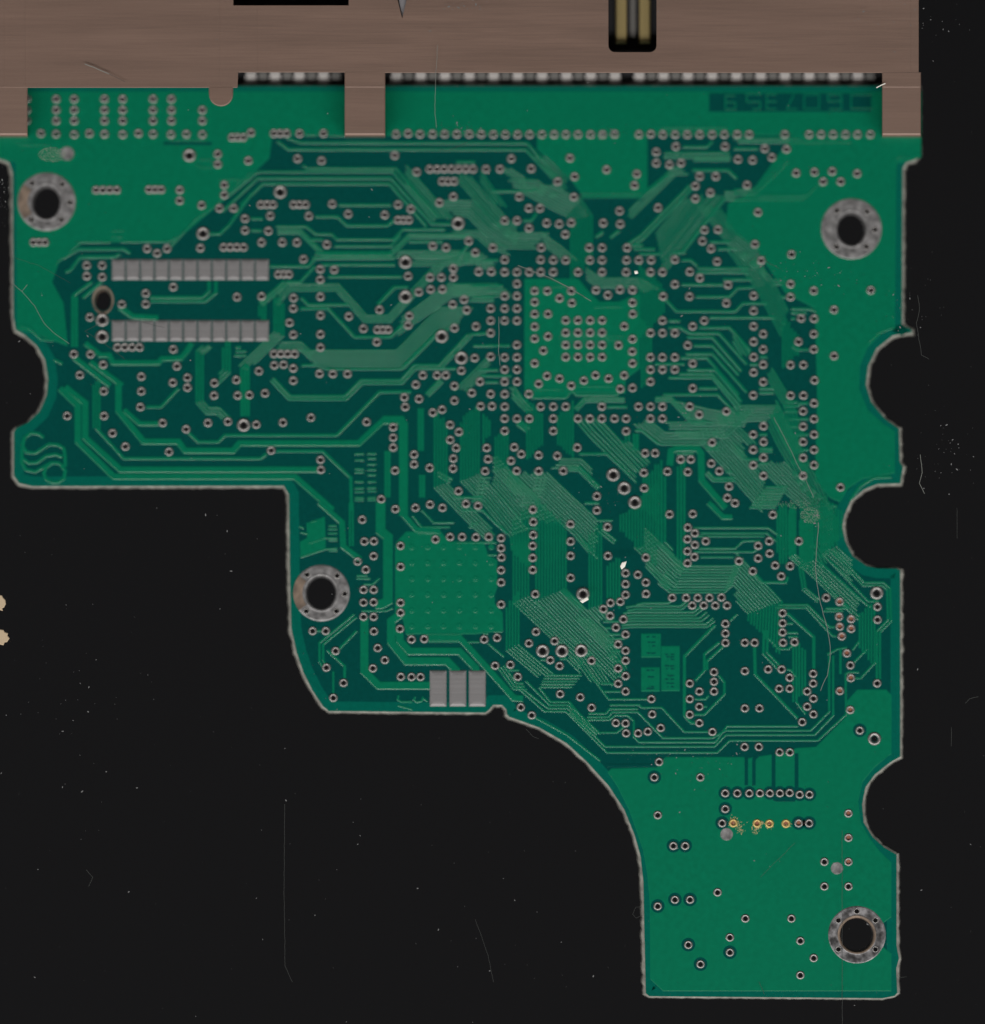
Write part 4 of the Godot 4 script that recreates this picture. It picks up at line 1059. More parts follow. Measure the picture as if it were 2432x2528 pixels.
func make_materials() -> void:
	var fine := tex(noise_image(256, 0.09, 0.93, 1.0, 3))
	var mottle := tex(noise_image(256, 0.035, 0.55, 1.0, 5, 1.0, FastNoiseLite.TYPE_SIMPLEX_SMOOTH, 5))
	var brushed := tex(noise_image(512, 0.22, 0.8, 1.0, 7, 26.0, FastNoiseLite.TYPE_VALUE_CUBIC, 3))
	var stains := noise_image(512, 0.012, 0.90, 1.0, 21, 2.0, FastNoiseLite.TYPE_SIMPLEX_SMOOTH, 4)
	var sheet_im := noise_image(512, 0.42, 0.85, 1.0, 7, 7.0, FastNoiseLite.TYPE_VALUE_CUBIC, 3)
	for y in 512:
		for x in 512:
			var g := sheet_im.get_pixel(x, y).r * stains.get_pixel(x, y).r
			sheet_im.set_pixel(x, y, Color(g, g, g))
	var metal := tex(sheet_im)
	var m := mat("laminate", Color(0.001, 0.056, 0.049), 0.25, 0.0, 0.2)
	clad(m, fine, Vector3(60, 60, 60))
	m = mat("rim", Color(0.001, 0.100, 0.072), 0.25, 0.0, 0.2)  # laminate green lightened to paint in light bleeding through the edge
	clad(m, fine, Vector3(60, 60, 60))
	m = mat("copper_mask", Color(0.0006, 0.142, 0.073), 0.28, 0.0, 0.38)
	clad(m, fine, Vector3(50, 50, 50))
	m = mat("fibre", Color(0.34, 0.34, 0.30), 0.8)
	clad(m, mottle, Vector3(90, 90, 90))
	m = mat("solder", Color(0.295, 0.285, 0.277), 0.46, 0.8)
	m = mat("solder_flat", Color(0.30, 0.295, 0.30), 0.5, 0.3)
	clad(m, mottle, Vector3(95, 95, 95))
	m = mat("worn_solder", Color(0.26, 0.255, 0.265), 0.5, 0.3)
	clad(m, tex(noise_image(256, 0.028, 0.2, 1.2, 31, 1.0, FastNoiseLite.TYPE_SIMPLEX_SMOOTH, 4)), Vector3(110, 110, 110))
	m = mat("contact", Color(0.245, 0.24, 0.245), 0.5, 0.3)
	clad(m, brushed, Vector3(14, 14, 160))
	mat("flux", Color(0.50, 0.36, 0.13), 0.35, 0.3)
	mat("red_hole", Color(0.26, 0.10, 0.06), 0.5, 0.3)
	m = mat("bare_board", Color(0.26, 0.19, 0.14), 0.7)
	clad(m, mottle, Vector3(60, 60, 60))
	m = mat("shield", Color(0.235, 0.155, 0.122), 0.5, 0.25)
	clad(m, metal, Vector3(9, 9, 60))
	mat("plastic", Color(0.012, 0.012, 0.014), 0.5)
	mat("pin", Color(0.42, 0.40, 0.39), 0.45, 0.4)
	mat("gold", Color(0.42, 0.33, 0.15), 0.4, 0.6)
	mat("grey_plastic", Color(0.15, 0.145, 0.155), 0.6)
	mat("dark_pin", Color(0.085, 0.082, 0.078), 0.6)
	m = mat("cover", Color(0.0068, 0.0069, 0.0076), 0.8, 0.0, 0.1)
	clad(m, fine, Vector3(40, 40, 40))
	mat("dust", Color(0.14, 0.142, 0.145), 0.9)
	mat("hair", Color(0.045, 0.05, 0.047), 0.9)
	mat("lint", Color(0.17, 0.18, 0.165), 0.9)
	mat("chip", Color(0.75, 0.74, 0.68), 0.9)
	mat("paper", Color(0.42, 0.33, 0.22), 0.9)
	mat("smear", Color(0.17, 0.23, 0.17), 0.9)
	mat("residue", Color(0.38, 0.33, 0.16), 0.6)
	var g := mat("glass", Color(0.9, 0.95, 0.92, 0.0), 0.0)
	g.albedo_color = Color(0.9, 0.95, 0.92, 0.0)
	g.transparency = BaseMaterial3D.TRANSPARENCY_ALPHA

func make_backdrop() -> void:
	var s := Shape.new()
	slab(s, -0.3, 0.3, -0.3, 0.3, -0.14, -0.13, 0.001)
	var o := part("backdrop", s.mesh(), mats.cover, self)
	o.set_meta("kind", "structure")
	o.set_meta("label", "plain black scanner lid behind the board")

func hole_list() -> Array:
	var out := []
	for h in [[2115.5, 2307.5, 41.5, 1.0], [792.5, 1463, 40.0, 0.92], [114, 499, 40, 0.86], [2102, 565, 40, 0.88], [254.5, 741, 27, 0.76]]:
		var p := at(h[0], h[1])
		out.append([Vector2(p.x, p.z), h[2] * S, h[3]])
	return out

func drill_all() -> void:
	for i in range(0, VIAS.size(), 2):
		drill(VIAS[i], VIAS[i + 1], 5.3 * S)
	for list in [RED_VIAS, GOLD_VIAS]:
		for i in range(0, list.size(), 2):
			drill(list[i], list[i + 1], 5.3 * S)
	for i in range(0, BIG_PADS.size(), 2):
		drill(BIG_PADS[i], BIG_PADS[i + 1], 8.3 * S)

const RINGS = [[2115.5, 2307.5, 71.5, 41.5, 1.0], [793.5, 1464, 70.0, 40.0, 0.92], [115, 498, 73.0, 40.0, 0.86], [2102, 565, 76.0, 40.0, 0.88]]

func large_holes() -> Array:
	# the openings under the plated rings, and the bare hole beside the contact strips
	var out := []
	for g in RINGS:
		var p := at(g[0], g[1])
		out.append(circle(Vector2(p.x, p.z), (g[2] - 4.0) * S, 48))
	var h: Array = hole_list()[4]
	out.append(circle(h[0], h[1], 32, h[2]))
	return out

func make_laminate() -> void:
	drill_all()
	var top := outward(ccw(flat(OUTLINE)), -3.6 * S)
	var lam := Shape.new()
	for q in riddled(top, large_holes()):
		plate(lam, q, 0.0)
		plate(lam, q, -0.0015, false)
	var base := part("laminate", lam.mesh(), mats.laminate, board)
	# edge band without inner copper plane: light bleeding through it painted as lighter green
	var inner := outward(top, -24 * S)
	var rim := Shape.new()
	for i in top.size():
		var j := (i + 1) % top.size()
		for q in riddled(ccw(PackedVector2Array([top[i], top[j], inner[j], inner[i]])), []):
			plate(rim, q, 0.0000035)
	part("light_bleed_rim", rim.mesh(), mats.rim, base, Vector3.ZERO, "green band painted lighter for light bleeding through along the board's edge")
	# routed edge: a rough bare-fibre flank, cut by a worn bit
	var dense := PackedVector2Array()
	for i in top.size():
		var a := top[i]
		var b := top[(i + 1) % top.size()]
		var k := maxi(1, int((b - a).length() / (9 * S)))
		for j in k:
			dense.append(a.lerp(b, float(j) / k))
	var wob := FastNoiseLite.new()
	wob.seed = 11
	wob.frequency = 900.0
	var mid := outward(dense, 3.6 * S)
	var low := outward(dense, 5.0 * S)
	for i in dense.size():
		var k := wob.get_noise_2d(dense[i].x, dense[i].y)
		# the flanks cut along the board are rougher and lean out further than those cut across it
		var along := 1.0 + 0.7 * pow(absf((low[i] - dense[i]).normalized().x), 2.0)
		mid[i] = dense[i] + (mid[i] - dense[i]) * along
		low[i] = dense[i] + (low[i] - dense[i]) * along
		mid[i] += (mid[i] - dense[i]) * k * 0.6
		low[i] += (low[i] - dense[i]) * k * 0.5
	var edge := Shape.new()
	var n := dense.size()
	for i in n:
		var j := (i + 1) % n
		var out := Vector3(low[i].x - dense[i].x, 0, low[i].y - dense[i].y).normalized()
		edge.quad(Vector3(dense[i].x, 0, dense[i].y), Vector3(dense[j].x, 0, dense[j].y), Vector3(mid[j].x, -0.00016, mid[j].y), Vector3(mid[i].x, -0.00016, mid[i].y), out + Vector3.UP)
		edge.quad(Vector3(mid[i].x, -0.00016, mid[i].y), Vector3(mid[j].x, -0.00016, mid[j].y), Vector3(low[j].x, -0.0008, low[j].y), Vector3(low[i].x, -0.0008, low[i].y), out)
		edge.quad(Vector3(low[i].x, -0.0008, low[i].y), Vector3(low[j].x, -0.0008, low[j].y), Vector3(dense[j].x, -0.0015, dense[j].y), Vector3(dense[i].x, -0.0015, dense[i].y), out + Vector3.DOWN)
	part("routed_edge", edge.mesh(), mats.fibre, base, Vector3.ZERO, "pale rough fibreglass edge")
	# walls of the bare hole beside the contact strips
	var h4: Array = hole_list()[4]
	var wall := Shape.new()
	var c0 := circle(h4[0], h4[1], 32, h4[2])
	skirt(wall, c0, c0, 0.0, -0.0015)
	part("hole_wall", wall.mesh(), mats.bare_board, base)
	var collar := lathe([[35.0 * S, 0.000006], [33.0 * S, 0.00002], [29.0 * S, 0.00001], [27.2 * S, -0.0002]], 32, h4[2])
	part("hole_collar", collar.mesh(), mats.bare_board, base, Vector3(h4[0].x, 0, h4[0].y), "bare brown lip of the small unplated hole")

func make_copper() -> void:
	# copper areas under the solder mask
	var hp := 0.000020
	for k in POURS.size():
		var s := Shape.new()
		var p := ccw(flat(POURS[k]))
		for q in riddled(p, large_holes()):
			plate(s, q, hp)
		skirt(s, p, outward(p, 2.2 * S), hp, 0.000001)
		part("copper_area", s.mesh(), mats.copper_mask, board)
	for k in CLEARANCES.size():
		var s := Shape.new()
		ribbon(s, flat(CLEARANCES[k][1]), CLEARANCES[k][0] * 0.5 * S, 0.3 * S, hp, hp + 0.000004)
		part("clearance_gap", s.mesh(), mats.laminate, board)
	var moat := lathe([[17.0 * S, 0.0000205], [16.6 * S, 0.000025], [7.0 * S, 0.000025]], 20).mesh()
	for i in range(0, MOATS.size(), 2):
		part("clearance_ring", moat, mats.laminate, board, at(MOATS[i], MOATS[i + 1]))
	# traces, each run spread into its parallel lines
	var lines := []
	for t in TRACES:
		var p := flat(t[3])
		var lean := 1.0 if rng.randf() < 0.5 else -1.0
		for k in int(t[1]):
			var shift: float = (k - (t[1] - 1) / 2.0) * t[2]
			var q := offset(p, shift * S) if t[1] > 1 else p
			if t[1] > 2:
				# neighbouring lines turn off one after the other
				var z := q.size() - 1
				q[0] += (q[0] - q[1]).normalized() * (shift * lean + rng.randf_range(-3, 9)) * S
				q[z] += (q[z] - q[z - 1]).normalized() * (shift * lean + rng.randf_range(-3, 9)) * S
			for f in ([q] if t[0] > 8.0 else trimmed(q)):
				var length := 0.0
				for i in f.size() - 1:
					length += f[i].distance_to(f[i + 1])
				if length > 4.0 * S:
					lines.append([length * (1.0 + t[0] * 0.08), t[0], f])
	lines.sort_custom(func(a, b): return a[0] > b[0])
	var rest := Shape.new()
	for i in lines.size():
		var lift := 0.000030 + (i % 13) * 0.0000007
		var half: float = lines[i][1] * 0.5 * S
		var s := Shape.new() if i < 300 else rest
		if lines[i][1] > 8.0:
			broad(s, lines[i][2], half - 0.7 * S, 1.8 * S, 0.000002, lift)
		else:
			ridge(s, lines[i][2], half, 0.000002, lift + 0.000006)
		if i < 300:
			part("trace", s.mesh(), mats.copper_mask, board)
	var o := part("fine_traces", rest.mesh(), mats.copper_mask, board)
	o.set_meta("kind", "stuff")
	# tented thermal vias under the square copper area
	var bump := lathe([[7.5 * S, 0.00002], [5.5 * S, 0.000055], [2.5 * S, 0.00006], [0.5 * S, 0.00003]], 12).mesh()
	for iy in 6:
		for ix in 6:
			part("tented_via", bump, mats.copper_mask, board, at(680 + (1025 + ix * 119.2) / 3.0419, 1240 + (335 + iy * 119.0) / 3.0419))

func make_pads() -> void:
	# plated through holes: a domed solder collar round a dark bore
	var small := lathe([[11.0 * S, 0.000012], [10.4 * S, 0.00006], [9.0 * S, 0.000115], [7.6 * S, 0.000125], [6.2 * S, 0.00009], [5.2 * S, 0.00003], [5.0 * S, -0.0002], [5.0 * S, -0.0015]], 16)
	var plug := disc(5.1 * S, -0.00003, 12)
	var large := lathe([[16.5 * S, 0.000015], [15.6 * S, 0.00009], [13.6 * S, 0.00015], [11.4 * S, 0.00014], [9.2 * S, 0.00009], [8.2 * S, 0.00002], [8.0 * S, -0.0002], [8.0 * S, -0.0015]], 20)
	var sm := small.mesh()
	var bm := plug.mesh()
	var rest_a := Shape.new()
	# the lower, sharper half of the board first
	var list := []
	for i in range(0, VIAS.size(), 2):
		list.append(Vector2(VIAS[i], VIAS[i + 1]))
	list.sort_custom(func(a, b): return a.y > b.y)
	for i in list.size():
		var p := at(list[i].x, list[i].y)
		if i < 300:
			part("via", sm, mats.solder, board, p)
		else:
			rest_a.add(small, p)
	var o := part("more_vias", rest_a.mesh(), mats.solder, board)
	o.set_meta("kind", "stuff")
	for i in range(0, RED_VIAS.size(), 2):
		var v := part("filled_via", sm, mats.solder, board, at(RED_VIAS[i], RED_VIAS[i + 1]), "small plated hole with reddish copper inside")
		part("copper_plug", bm, mats.red_hole, v)
	for i in range(0, GOLD_VIAS.size(), 2):
		var v := part("stained_via", sm, mats.flux, board, at(GOLD_VIAS[i], GOLD_VIAS[i + 1]), "small plated hole stained amber by flux")
		part("copper_plug", bm, mats.red_hole, v)
	var resin := Shape.new()
	for f in [[1822, 2035, 14, 9, 40], [1828, 2048, 8, 8, 30], [1868, 2046, 10, 6, 40], [1900, 2040, 9, 5, 14], [1882, 2033, 5, 5, 16], [1866, 2056, 7, 5, 12], [1810, 2022, 9, 5, 16], [1944, 2038, 8, 5, 12]]:
		for i in int(f[4]):
			var g := at(f[0] + rng.randfn() * f[2] * 0.6, f[1] + rng.randfn() * f[3] * 0.6) + Vector3(0, 0.00005, 0)
			var e := rng.randf() * TAU
			var rr := rng.randf_range(0.8, 1.8) * S
			resin.tri(g + Vector3(cos(e), 0, sin(e)) * rr, g + Vector3(cos(e + 2), 0, sin(e + 2)) * rr * 1.5, g + Vector3(cos(e + 4), 0, sin(e + 4)) * rr, Vector3.UP)
	part("flux_residue", resin.mesh(), mats.residue, board, Vector3.ZERO, "amber flux residue around the stained holes").set_meta("kind", "stuff")
	var lm := large.mesh()
	for i in range(0, BIG_PADS.size(), 2):
		part("through_hole_pad", lm, mats.solder, board, at(BIG_PADS[i], BIG_PADS[i + 1]))
	# two strips of contacts at the left, three test contacts at the bottom
	for row in [[640.0, 691.0], [790.5, 842.0]]:
		for k in 11:
			var x0: float = 276.5 + k * 35.45
			contact(x0, x0 + 32.6, row[0], row[1])
	for x0 in [1061.0, 1109.5, 1157.5]:
		contact(x0, x0 + 41.5, 1655, 1744)
	# flat bare test points
	for t in [[1794, 2059.5, 15.5], [2066.3, 2143.5, 15.0], [166, 379, 17.0]]:
		var s := lathe([[t[2] * S, 0.000018], [t[2] * 0.96 * S, 0.00004], [0.2 * S, 0.000042]], 24)
		part("test_point", s.mesh(), mats.solder_flat, board, at(t[0], t[1]))

func contact(x0: float, x1: float, y0: float, y1: float) -> void:
	var a := at(x0, y0)
	var b := at(x1, y1)
	var c := (a + b) / 2
	var s := Shape.new()
	var hx := (b.x - a.x) / 2
	var hz := (b.z - a.z) / 2
	# slightly pillowed solder on the land
	var prof := [[0.0, 0.00002], [2.0 * S, 0.00008], [6.0 * S, 0.00013], [11.5 * S, 0.00015]]
	for i in 3:
		for e in [[-1, -1, 1, -1], [1, -1, 1, 1], [1, 1, -1, 1], [-1, 1, -1, -1]]:
			var q := []
			for f in [[e[0], e[1], i], [e[2], e[3], i], [e[2], e[3], i + 1], [e[0], e[1], i + 1]]:
				q.append(Vector3(f[0] * (hx - prof[f[2]][0]), prof[f[2]][1], f[1] * (hz - prof[f[2]][0])))
			s.quad(q[0], q[1], q[2], q[3], Vector3.UP)
	var d: float = prof[3][0]
	s.quad(Vector3(-hx + d, prof[3][1], -hz + d), Vector3(hx - d, prof[3][1], -hz + d), Vector3(hx - d, prof[3][1], hz - d), Vector3(-hx + d, prof[3][1], hz - d), Vector3.UP)
	part("contact_pad", s.mesh(), mats.contact, board, c)

func make_rings() -> void:
	# plated rings round the screw holes
	for k in 4:
		var sp: Array = RINGS[k]
		var hole: Array = hole_list()[k]
		var c := at(sp[0], sp[1])
		var s := Shape.new()
		var n := 48
		var rows := [[sp[2] * S, 0.00001], [(sp[2] - 3.0) * S, 0.00006], [(sp[3] + 8) * S, 0.00006], [(sp[3] + 5.5) * S, 0.00009], [(sp[3] + 2.5) * S, 0.00005], [sp[3] * S, -0.00010], [sp[3] * S, -0.0015]]
		var h2 := Vector3(hole[0].x - c.x, 0, hole[0].y - c.z)
		var bounds := [PackedVector2Array(), PackedVector2Array()]
		for i in rows.size() - 1:
			for j in n:
				var q := []
				for f in [[i, j], [i, j + 1], [i + 1, j + 1], [i + 1, j]]:
					var u: float = TAU * f[1] / n
					var inner := clampf((sp[2] * S - rows[f[0]][0]) / ((sp[2] - sp[3]) * S), 0, 1)
					q.append(Vector3(cos(u) * rows[f[0]][0] * lerpf(1.0, sp[4], inner), rows[f[0]][1], sin(u) * rows[f[0]][0]) + h2 * inner)
				if i == 1:
					bounds[0].append(Vector2(q[0].x, q[0].z))
					bounds[1].append(Vector2(q[3].x, q[3].z))
				else:
					s.quad(q[0], q[1], q[2], q[3], Vector3.UP if i < 5 else Vector3.ZERO)
		# the flat of the ring with its small drilled holes
		var angles: Array = [[-90, -38, 218, 38, 142], [-48, 2, 50, 232, 130], [-48, 2, 50, 232, 130], [-48, 2, 50, 232, 130]][k]
		var cuts := [ccw(bounds[1])]
		for g in angles:
			cuts.append(circle(Vector2.from_angle(deg_to_rad(g)) * 58.0 * S, 5.6 * S, 14))
		for q in pieces(ccw(bounds[0]), cuts):
			plate(s, q, 0.00006)
		var ring := part("mounting_ring", s.mesh(), mats.worn_solder if k == 0 else mats.solder_flat, board, c, ["mottled solder ring round the lower screw hole", "solder ring with bare brown left side", "blurred solder ring at the upper left screw hole", "blurred solder ring at the upper right screw hole"][k])
		var rim := lathe([[7.6 * S, 0.00006], [6.6 * S, 0.000105], [5.4 * S, 0.00006], [5.2 * S, -0.0001], [5.2 * S, -0.0015]], 14).mesh()
		for g in angles:
			part("rivet_hole", rim, mats.solder, ring, Vector3(cos(deg_to_rad(g)), 0, sin(deg_to_rad(g))) * 58.0 * S)
		if k == 0:
			var collar := lathe([[47.5 * S, 0.000092], [46.0 * S, 0.000102], [43.5 * S, 0.00007], [41.6 * S, -0.00004], [41.0 * S, -0.0003]], 48)
			part("copper_collar", collar.mesh(), mats.bare_board, ring, Vector3(hole[0].x - c.x, 0, hole[0].y - c.z), "brown copper lip inside the ring")
		if k == 1 or k == 2:
			# bare board where the ring is cut off at the left
			var b := Shape.new()
			for j in 14:
				var u := deg_to_rad(142 + j * 76.0 / 14)
				var w := deg_to_rad(142 + (j + 1) * 76.0 / 14)
				b.quad(Vector3(cos(u) * 47 * S, 0.000095, sin(u) * 47 * S), Vector3(cos(w) * 47 * S, 0.000095, sin(w) * 47 * S), Vector3(cos(w) * 70 * S, 0.000068, sin(w) * 70 * S), Vector3(cos(u) * 70 * S, 0.000068, sin(u) * 70 * S), Vector3.UP)
			part("bare_patch", b.mesh(), mats.bare_board, ring, Vector3.ZERO, "bare brown board showing at the ring's left side")

func make_connector() -> void:
	var hs := 2.62   # mm from the board's face to the shield's upper face
	var th := 0.00018
	var h1 := hs * 0.001
	# sheet with its cut-outs
	var sheet := ccw(flat([-40, -60, 2268, -60, 2268, 178, 2180, 178.5, 949, 178, 853, 177.5, 588, 177, 586.5, 215, 573, 215, 518, 215, 0, 215, -40, 215], hs))
	var slot := PackedVector2Array()
	var pts := [[1502, -40], [1621, -40]]
	for k in 7:
		var u := deg_to_rad(k * 15.0)
		pts.append([1621 - 17 + cos(u) * 17, 129 - 17 + sin(u) * 17])
	for k in 7:
		var u := deg_to_rad(90 + k * 15.0)
		pts.append([1502 + 17 + cos(u) * 17, 129 - 17 + sin(u) * 17])
	var fa := []
	for q in pts:
		fa.append(q[0])
		fa.append(q[1])
	slot = ccw(flat(fa, hs))
	var window := ccw(flat([576, -40, 861, -40, 861, 13.5, 576, 13.5], hs))
	var notch := ccw(flat([972, -40, 1013, -40, 993, 46], hs))
	var s := Shape.new()
	for q in pieces(sheet, [slot, window, notch]):
		plate(s, q, h1)
		plate(s, q, h1 - th, false)
	for q in [sheet, slot, window, notch]:
		skirt(s, q, q, h1, h1 - th)
	var shield := part("connector_shield", s.mesh(), mats.shield, board, Vector3.ZERO, "brushed copper-coloured metal shield over the connector")
	# rolled lower lip: thin bevel that catches the lamp
	for e in [[0, 517, 215], [574, 586, 215], [589, 852, 177.3], [950, 2179, 178.2]]:
		var lip := Shape.new()
		var a := at(e[0], e[2], hs)
		var b := at(e[1], e[2], hs)
		for q in [[0.0, 0.0, 0.9, -0.000012], [0.9, -0.000012, 1.5, -0.00006]]:
			lip.quad(Vector3(a.x, a.y + q[1], a.z + q[0] * S), Vector3(b.x, b.y + q[1], b.z + q[0] * S), Vector3(b.x, b.y + q[3], b.z + q[2] * S), Vector3(a.x, a.y + q[3], a.z + q[2] * S), Vector3.UP)
		part("lip", lip.mesh(), mats.shield, shield)
	# fine witness lines left by the folding press
	for e in [[10, 0, 213], [542, 4, 213], [635.5, 20, 176], [2248, 0, 177], [62, 0, 213]]:
		var seam := Shape.new()
		ribbon(seam, flat([e[0], e[1], e[0] + 0.6, e[2]], hs), 0.35 * S, 0.5 * S, h1, h1 + 0.000012)
		part("fold_line", seam.mesh(), mats.shield, shield)
	# solder tabs: bent once, running down and folded onto the board at the end
	for t in [[-40.0, 66.0, 215.0], [853.0, 949.0, 177.6], [2180.0, 2271.5, 178.4]]:
		var tab := Shape.new()
		var rows := [[t[2] + 0.4, hs - 0.001], [214.0, hs - 0.004], [216.0, hs - 0.03], [329.0, hs - 0.16], [333.0, hs - 0.26], [335.5, hs - 0.42], [337.0, hs - 0.75], [338.0, 0.02]]
		if t[2] > 214.0:
			rows.remove_at(1)
		for i in rows.size() - 1:
			tab.quad(at(t[0], rows[i][0], rows[i][1]), at(t[1], rows[i][0], rows[i][1]), at(t[1], rows[i + 1][0], rows[i + 1][1]), at(t[0], rows[i + 1][0], rows[i + 1][1]), Vector3(0, 1, 0.2))
			for x in [t[0], t[1]]:
				var e := 2.2 if x == t[1] else -2.2
				tab.quad(at(x, rows[i][0], rows[i][1]), at(x + e, rows[i][0], rows[i][1] - 0.08), at(x + e, rows[i + 1][0], rows[i + 1][1] - 0.08), at(x, rows[i + 1][0], rows[i + 1][1]), Vector3(0, 1, 0.2))
		part("solder_tab", tab.mesh(), mats.shield, shield)
	# the round ear
	var ear := Shape.new()
	var ep := [518, 215.5, 573, 215.5]
	for k in 13:
		var u := deg_to_rad(k * 15.0)
		ep.append(545.5 + cos(u) * 27.5)
		ep.append(232.0 + sin(u) * 27.5)
	var e0 := ccw(flat(ep, hs - 0.02))
	var e1 := outward(e0, 2.4 * S)
	plate(ear, e0, h1 - 0.00002)
	skirt(ear, e0, e1, h1 - 0.00002, h1 - 0.0001)
	skirt(ear, e1, e1, h1 - 0.0001, h1 - 0.0004)
	part("round_ear", ear.mesh(), mats.shield, shield)
	# plastic body and contacts
	var body := Shape.new()
	var a := at(-40, -60, 1.9)
	var b := at(2262, 150, 1.9)
	slab(body, a.x, b.x, a.z, b.z, -0.002, 0.0004, 0.0001)
	var bt := part("connector_body", body.mesh(), mats.plastic, board, Vector3.ZERO, "black plastic connector body under the shield")
	var ledge := Shape.new()
	a = at(572, 140, 0.4)
	b = at(2186, 208.5, 0.4)
	slab(ledge, a.x, b.x, a.z, b.z - 0.00005, -0.0024, -0.0012, 0.0001)
	part("ledge", ledge.mesh(), mats.plastic, bt)
	var xs := []
	for k in 4:
		xs.append(619.5 + k * 59.8)
	for k in 20:
		xs.append(979.0 + k * 59.95)
	for x in xs:
		# upper row tail: comes out flat, bends down behind the board's edge
		var pin := Shape.new()
		var rows := [[150.0, 0.50], [185.5, 0.50], [186.5, 0.40], [187.5, -0.8], [205.0, -0.9]]
		for i in rows.size() - 1:
			pin.quad(at(x - 12, rows[i][0], rows[i][1]), at(x + 12, rows[i][0], rows[i][1]), at(x + 12, rows[i + 1][0], rows[i + 1][1]), at(x - 12, rows[i + 1][0], rows[i + 1][1]), Vector3(0, 1, 0.3))
			for e in [-12.0, 12.0]:
				pin.quad(at(x + e, rows[i][0], rows[i][1]), at(x + e * 1.12, rows[i][0], rows[i][1] - 0.25), at(x + e * 1.12, rows[i + 1][0], rows[i + 1][1] - 0.25), at(x + e, rows[i + 1][0], rows[i + 1][1]), Vector3(e, 6, 3))
		part("upper_pin", pin.mesh(), mats.pin, board)
		if absf(x - 1518.0) < 8.0:
			continue
		# lower row tail, half a pitch along and deeper
		var low := Shape.new()
		var x2: float = x + 30.0
		var rw := [[150.0, -0.35], [186.0, -0.40], [197.0, -0.9], [203.0, -1.15]]
		for i in rw.size() - 1:
			low.quad(at(x2 - 11, rw[i][0], rw[i][1]), at(x2 + 11, rw[i][0], rw[i][1]), at(x2 + 11, rw[i + 1][0], rw[i + 1][1]), at(x2 - 11, rw[i + 1][0], rw[i + 1][1]), Vector3(0, 1, 0.3))
		part("lower_pin", low.mesh(), mats.dark_pin, board)
	# pins seen through the rounded slot, and the grey key behind the triangular cut
	for x in [1533.5, 1592.0]:
		var g := Shape.new()
		var p0 := at(x - 13.5, -50, 0.8)
		var p1 := at(x + 13.5, 107, 0.8)
		slab(g, p0.x, p1.x, p0.z, p1.z, 0.0004, 0.0010, 0.00015)
		part("gold_pin", g.mesh(), mats.gold, board)
	var key := Shape.new()
	var k0 := at(1555, -50, 0.5)
	var k1 := at(1570, 92, 0.5)
	slab(key, k0.x, k1.x, k0.z, k1.z, 0.0003, 0.0006, 0.0001)
	part("slot_rib", key.mesh(), mats.dark_pin, board)
	var tri := Shape.new()
	var t0 := ccw(flat([974, -50, 1015, -50, 994.5, 45], hs - 0.3))
	plate(tri, t0, h1 - 0.0002)
	part("pin_marker", tri.mesh(), mats.grey_plastic, board, Vector3.ZERO, "small grey triangle showing in the shield's upper edge")

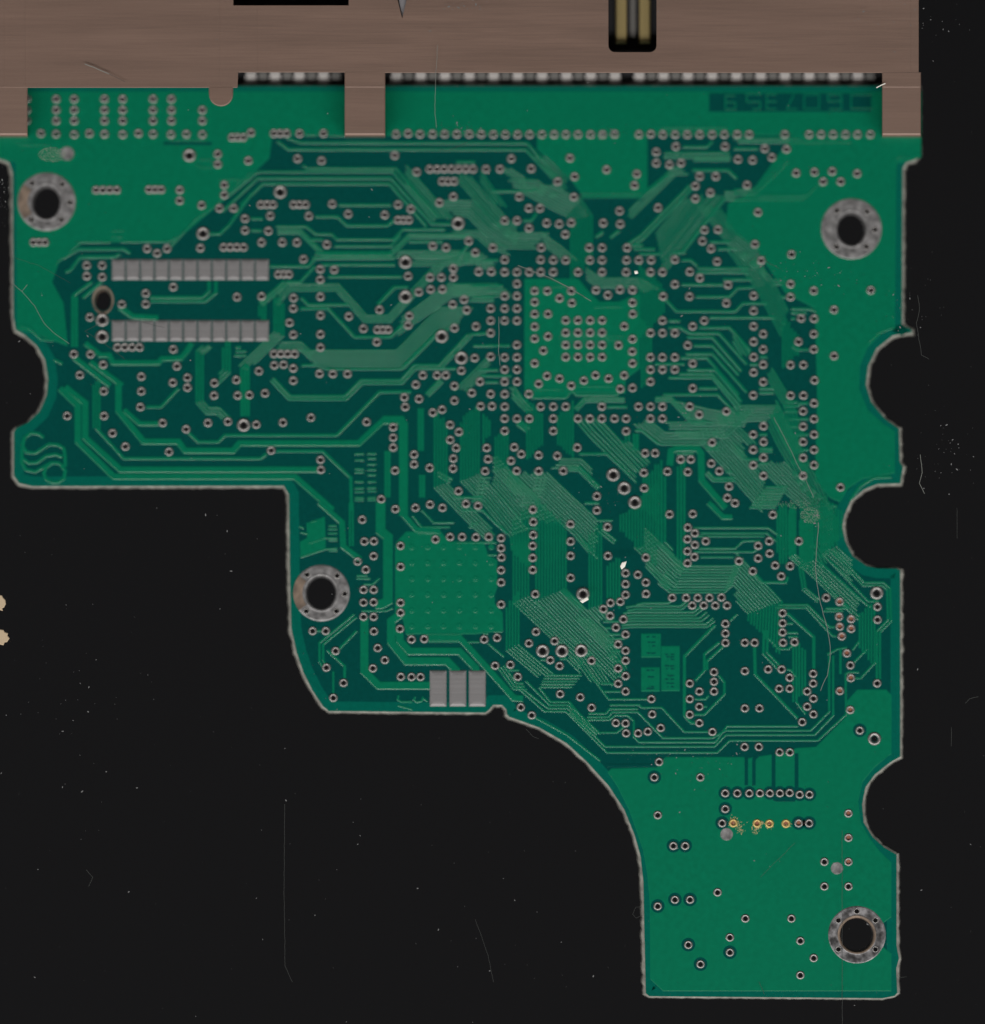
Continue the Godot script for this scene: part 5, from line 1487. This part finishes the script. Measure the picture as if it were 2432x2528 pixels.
func make_glass() -> void:
	var box := BoxMesh.new()
	box.size = Vector3(0.125, 0.002, 0.13)
	var glass := part("glass_sheet", box, mats.glass, self, Vector3(0, 0.0011, 0))
	glass.set_meta("label", "clear dusty scanner glass lying flat over the whole board")
	glass.set_meta("category", "glass sheet")
	glass.set_meta("kind", "structure")
	var under := -0.00106
	for k in SCRATCHES.size():
		var s := Shape.new()
		var p := on_glass(SCRATCHES[k][1])
		# split the line finely and let it wander, as lint does
		var q := PackedVector2Array()
		for i in p.size() - 1:
			var m := maxi(1, int(p[i].distance_to(p[i + 1]) / (10 * S)))
			for j in m:
				q.append(p[i].lerp(p[i + 1], float(j) / m) + Vector2(rng.randf_range(-1, 1), rng.randf_range(-1, 1)) * 0.7 * S)
		q.append(p[p.size() - 1])
		ribbon(s, q, SCRATCHES[k][0] * 0.24 * S, SCRATCHES[k][0] * 0.14 * S, under - 0.000012, under - 0.000004)
		part("lint_thread", s.mesh(), mats.chip if k == 3 else (mats.lint if SCRATCHES[k][0] > 1.25 else mats.hair), glass)
	for k in CHIPS.size():
		var s := Shape.new()
		var p := ccw(on_glass(CHIPS[k]))
		plate(s, p, under)
		skirt(s, p, outward(p, 1.5 * S), under, under - 0.00004)
		part("debris_flake", s.mesh(), mats.paper if k > 2 else mats.chip, glass)
	# dust: loose grains everywhere, thicker in a few drifts
	var grains := Shape.new()
	var drifts := [[2300, 60, 130, 60], [2330, 1100, 60, 90], [2250, 750, 60, 60], [10, 480, 14, 60], [2003, 1276, 28, 24], [1620, 1860, 90, 40], [1740, 1880, 70, 60], [180, 1780, 160, 160], [1480, 330, 60, 20], [1690, 1030, 60, 40], [1530, 1205, 60, 60], [1130, 320, 40, 20], [2160, 40, 60, 40], [1150, 10, 60, 16], [1890, 660, 80, 30], [2020, 690, 120, 40]]
	for i in 1000:
		var c := Vector2(rng.randf_range(0, 2432), rng.randf_range(0, 2528))
		if i > 420:
			var d: Array = drifts[rng.randi() % drifts.size()]
			c = Vector2(d[0] + rng.randfn() * d[2] * 0.6, d[1] + rng.randfn() * d[3] * 0.6)
		var r := 0.42 + pow(rng.randf(), 5.0) * 1.5
		var g := Vector3((c.x - CX) * S, under, (c.y - CY) * S)
		var turn := rng.randf() * TAU
		var lng := rng.randf_range(1.0, 2.6)
		var q := []
		for k in 5:
			var u := turn + TAU * k / 5
			var w := Vector2(cos(u) * lng, sin(u)).rotated(turn) * r * S
			q.append(g + Vector3(w.x, 0, w.y))
		for k in 5:
			grains.tri(g + Vector3(0, 0.00001, 0), q[k], q[(k + 1) % 5], Vector3.UP)
	var o := part("dust_grains", grains.mesh(), mats.dust, glass)
	o.set_meta("kind", "stuff")
	# the grainy film smeared beside the upper left test point, and the scuff on the right
	var film := Shape.new()
	for f in [[128.0, 382.0, 34.0, 19.0, 420], [2000.0, 1272.0, 24.0, 20.0, 260], [1960.0, 1245.0, 40.0, 10.0, 80]]:
		for i in int(f[4]):
			var u := rng.randf() * TAU
			var k := sqrt(rng.randf())
			var c := Vector2(f[0] + cos(u) * k * f[2], f[1] + sin(u) * k * f[3])
			var g := Vector3((c.x - CX) * S, under, (c.y - CY) * S)
			var r := rng.randf_range(0.6, 1.3) * S
			var e := rng.randf() * TAU
			film.tri(g + Vector3(cos(e), 0, sin(e)) * r, g + Vector3(cos(e + 2), 0, sin(e + 2)) * r * 1.4, g + Vector3(cos(e + 4), 0, sin(e + 4)) * r, Vector3.UP)
	o = part("gritty_film", film.mesh(), mats.smear, glass)
	o.set_meta("kind", "stuff")
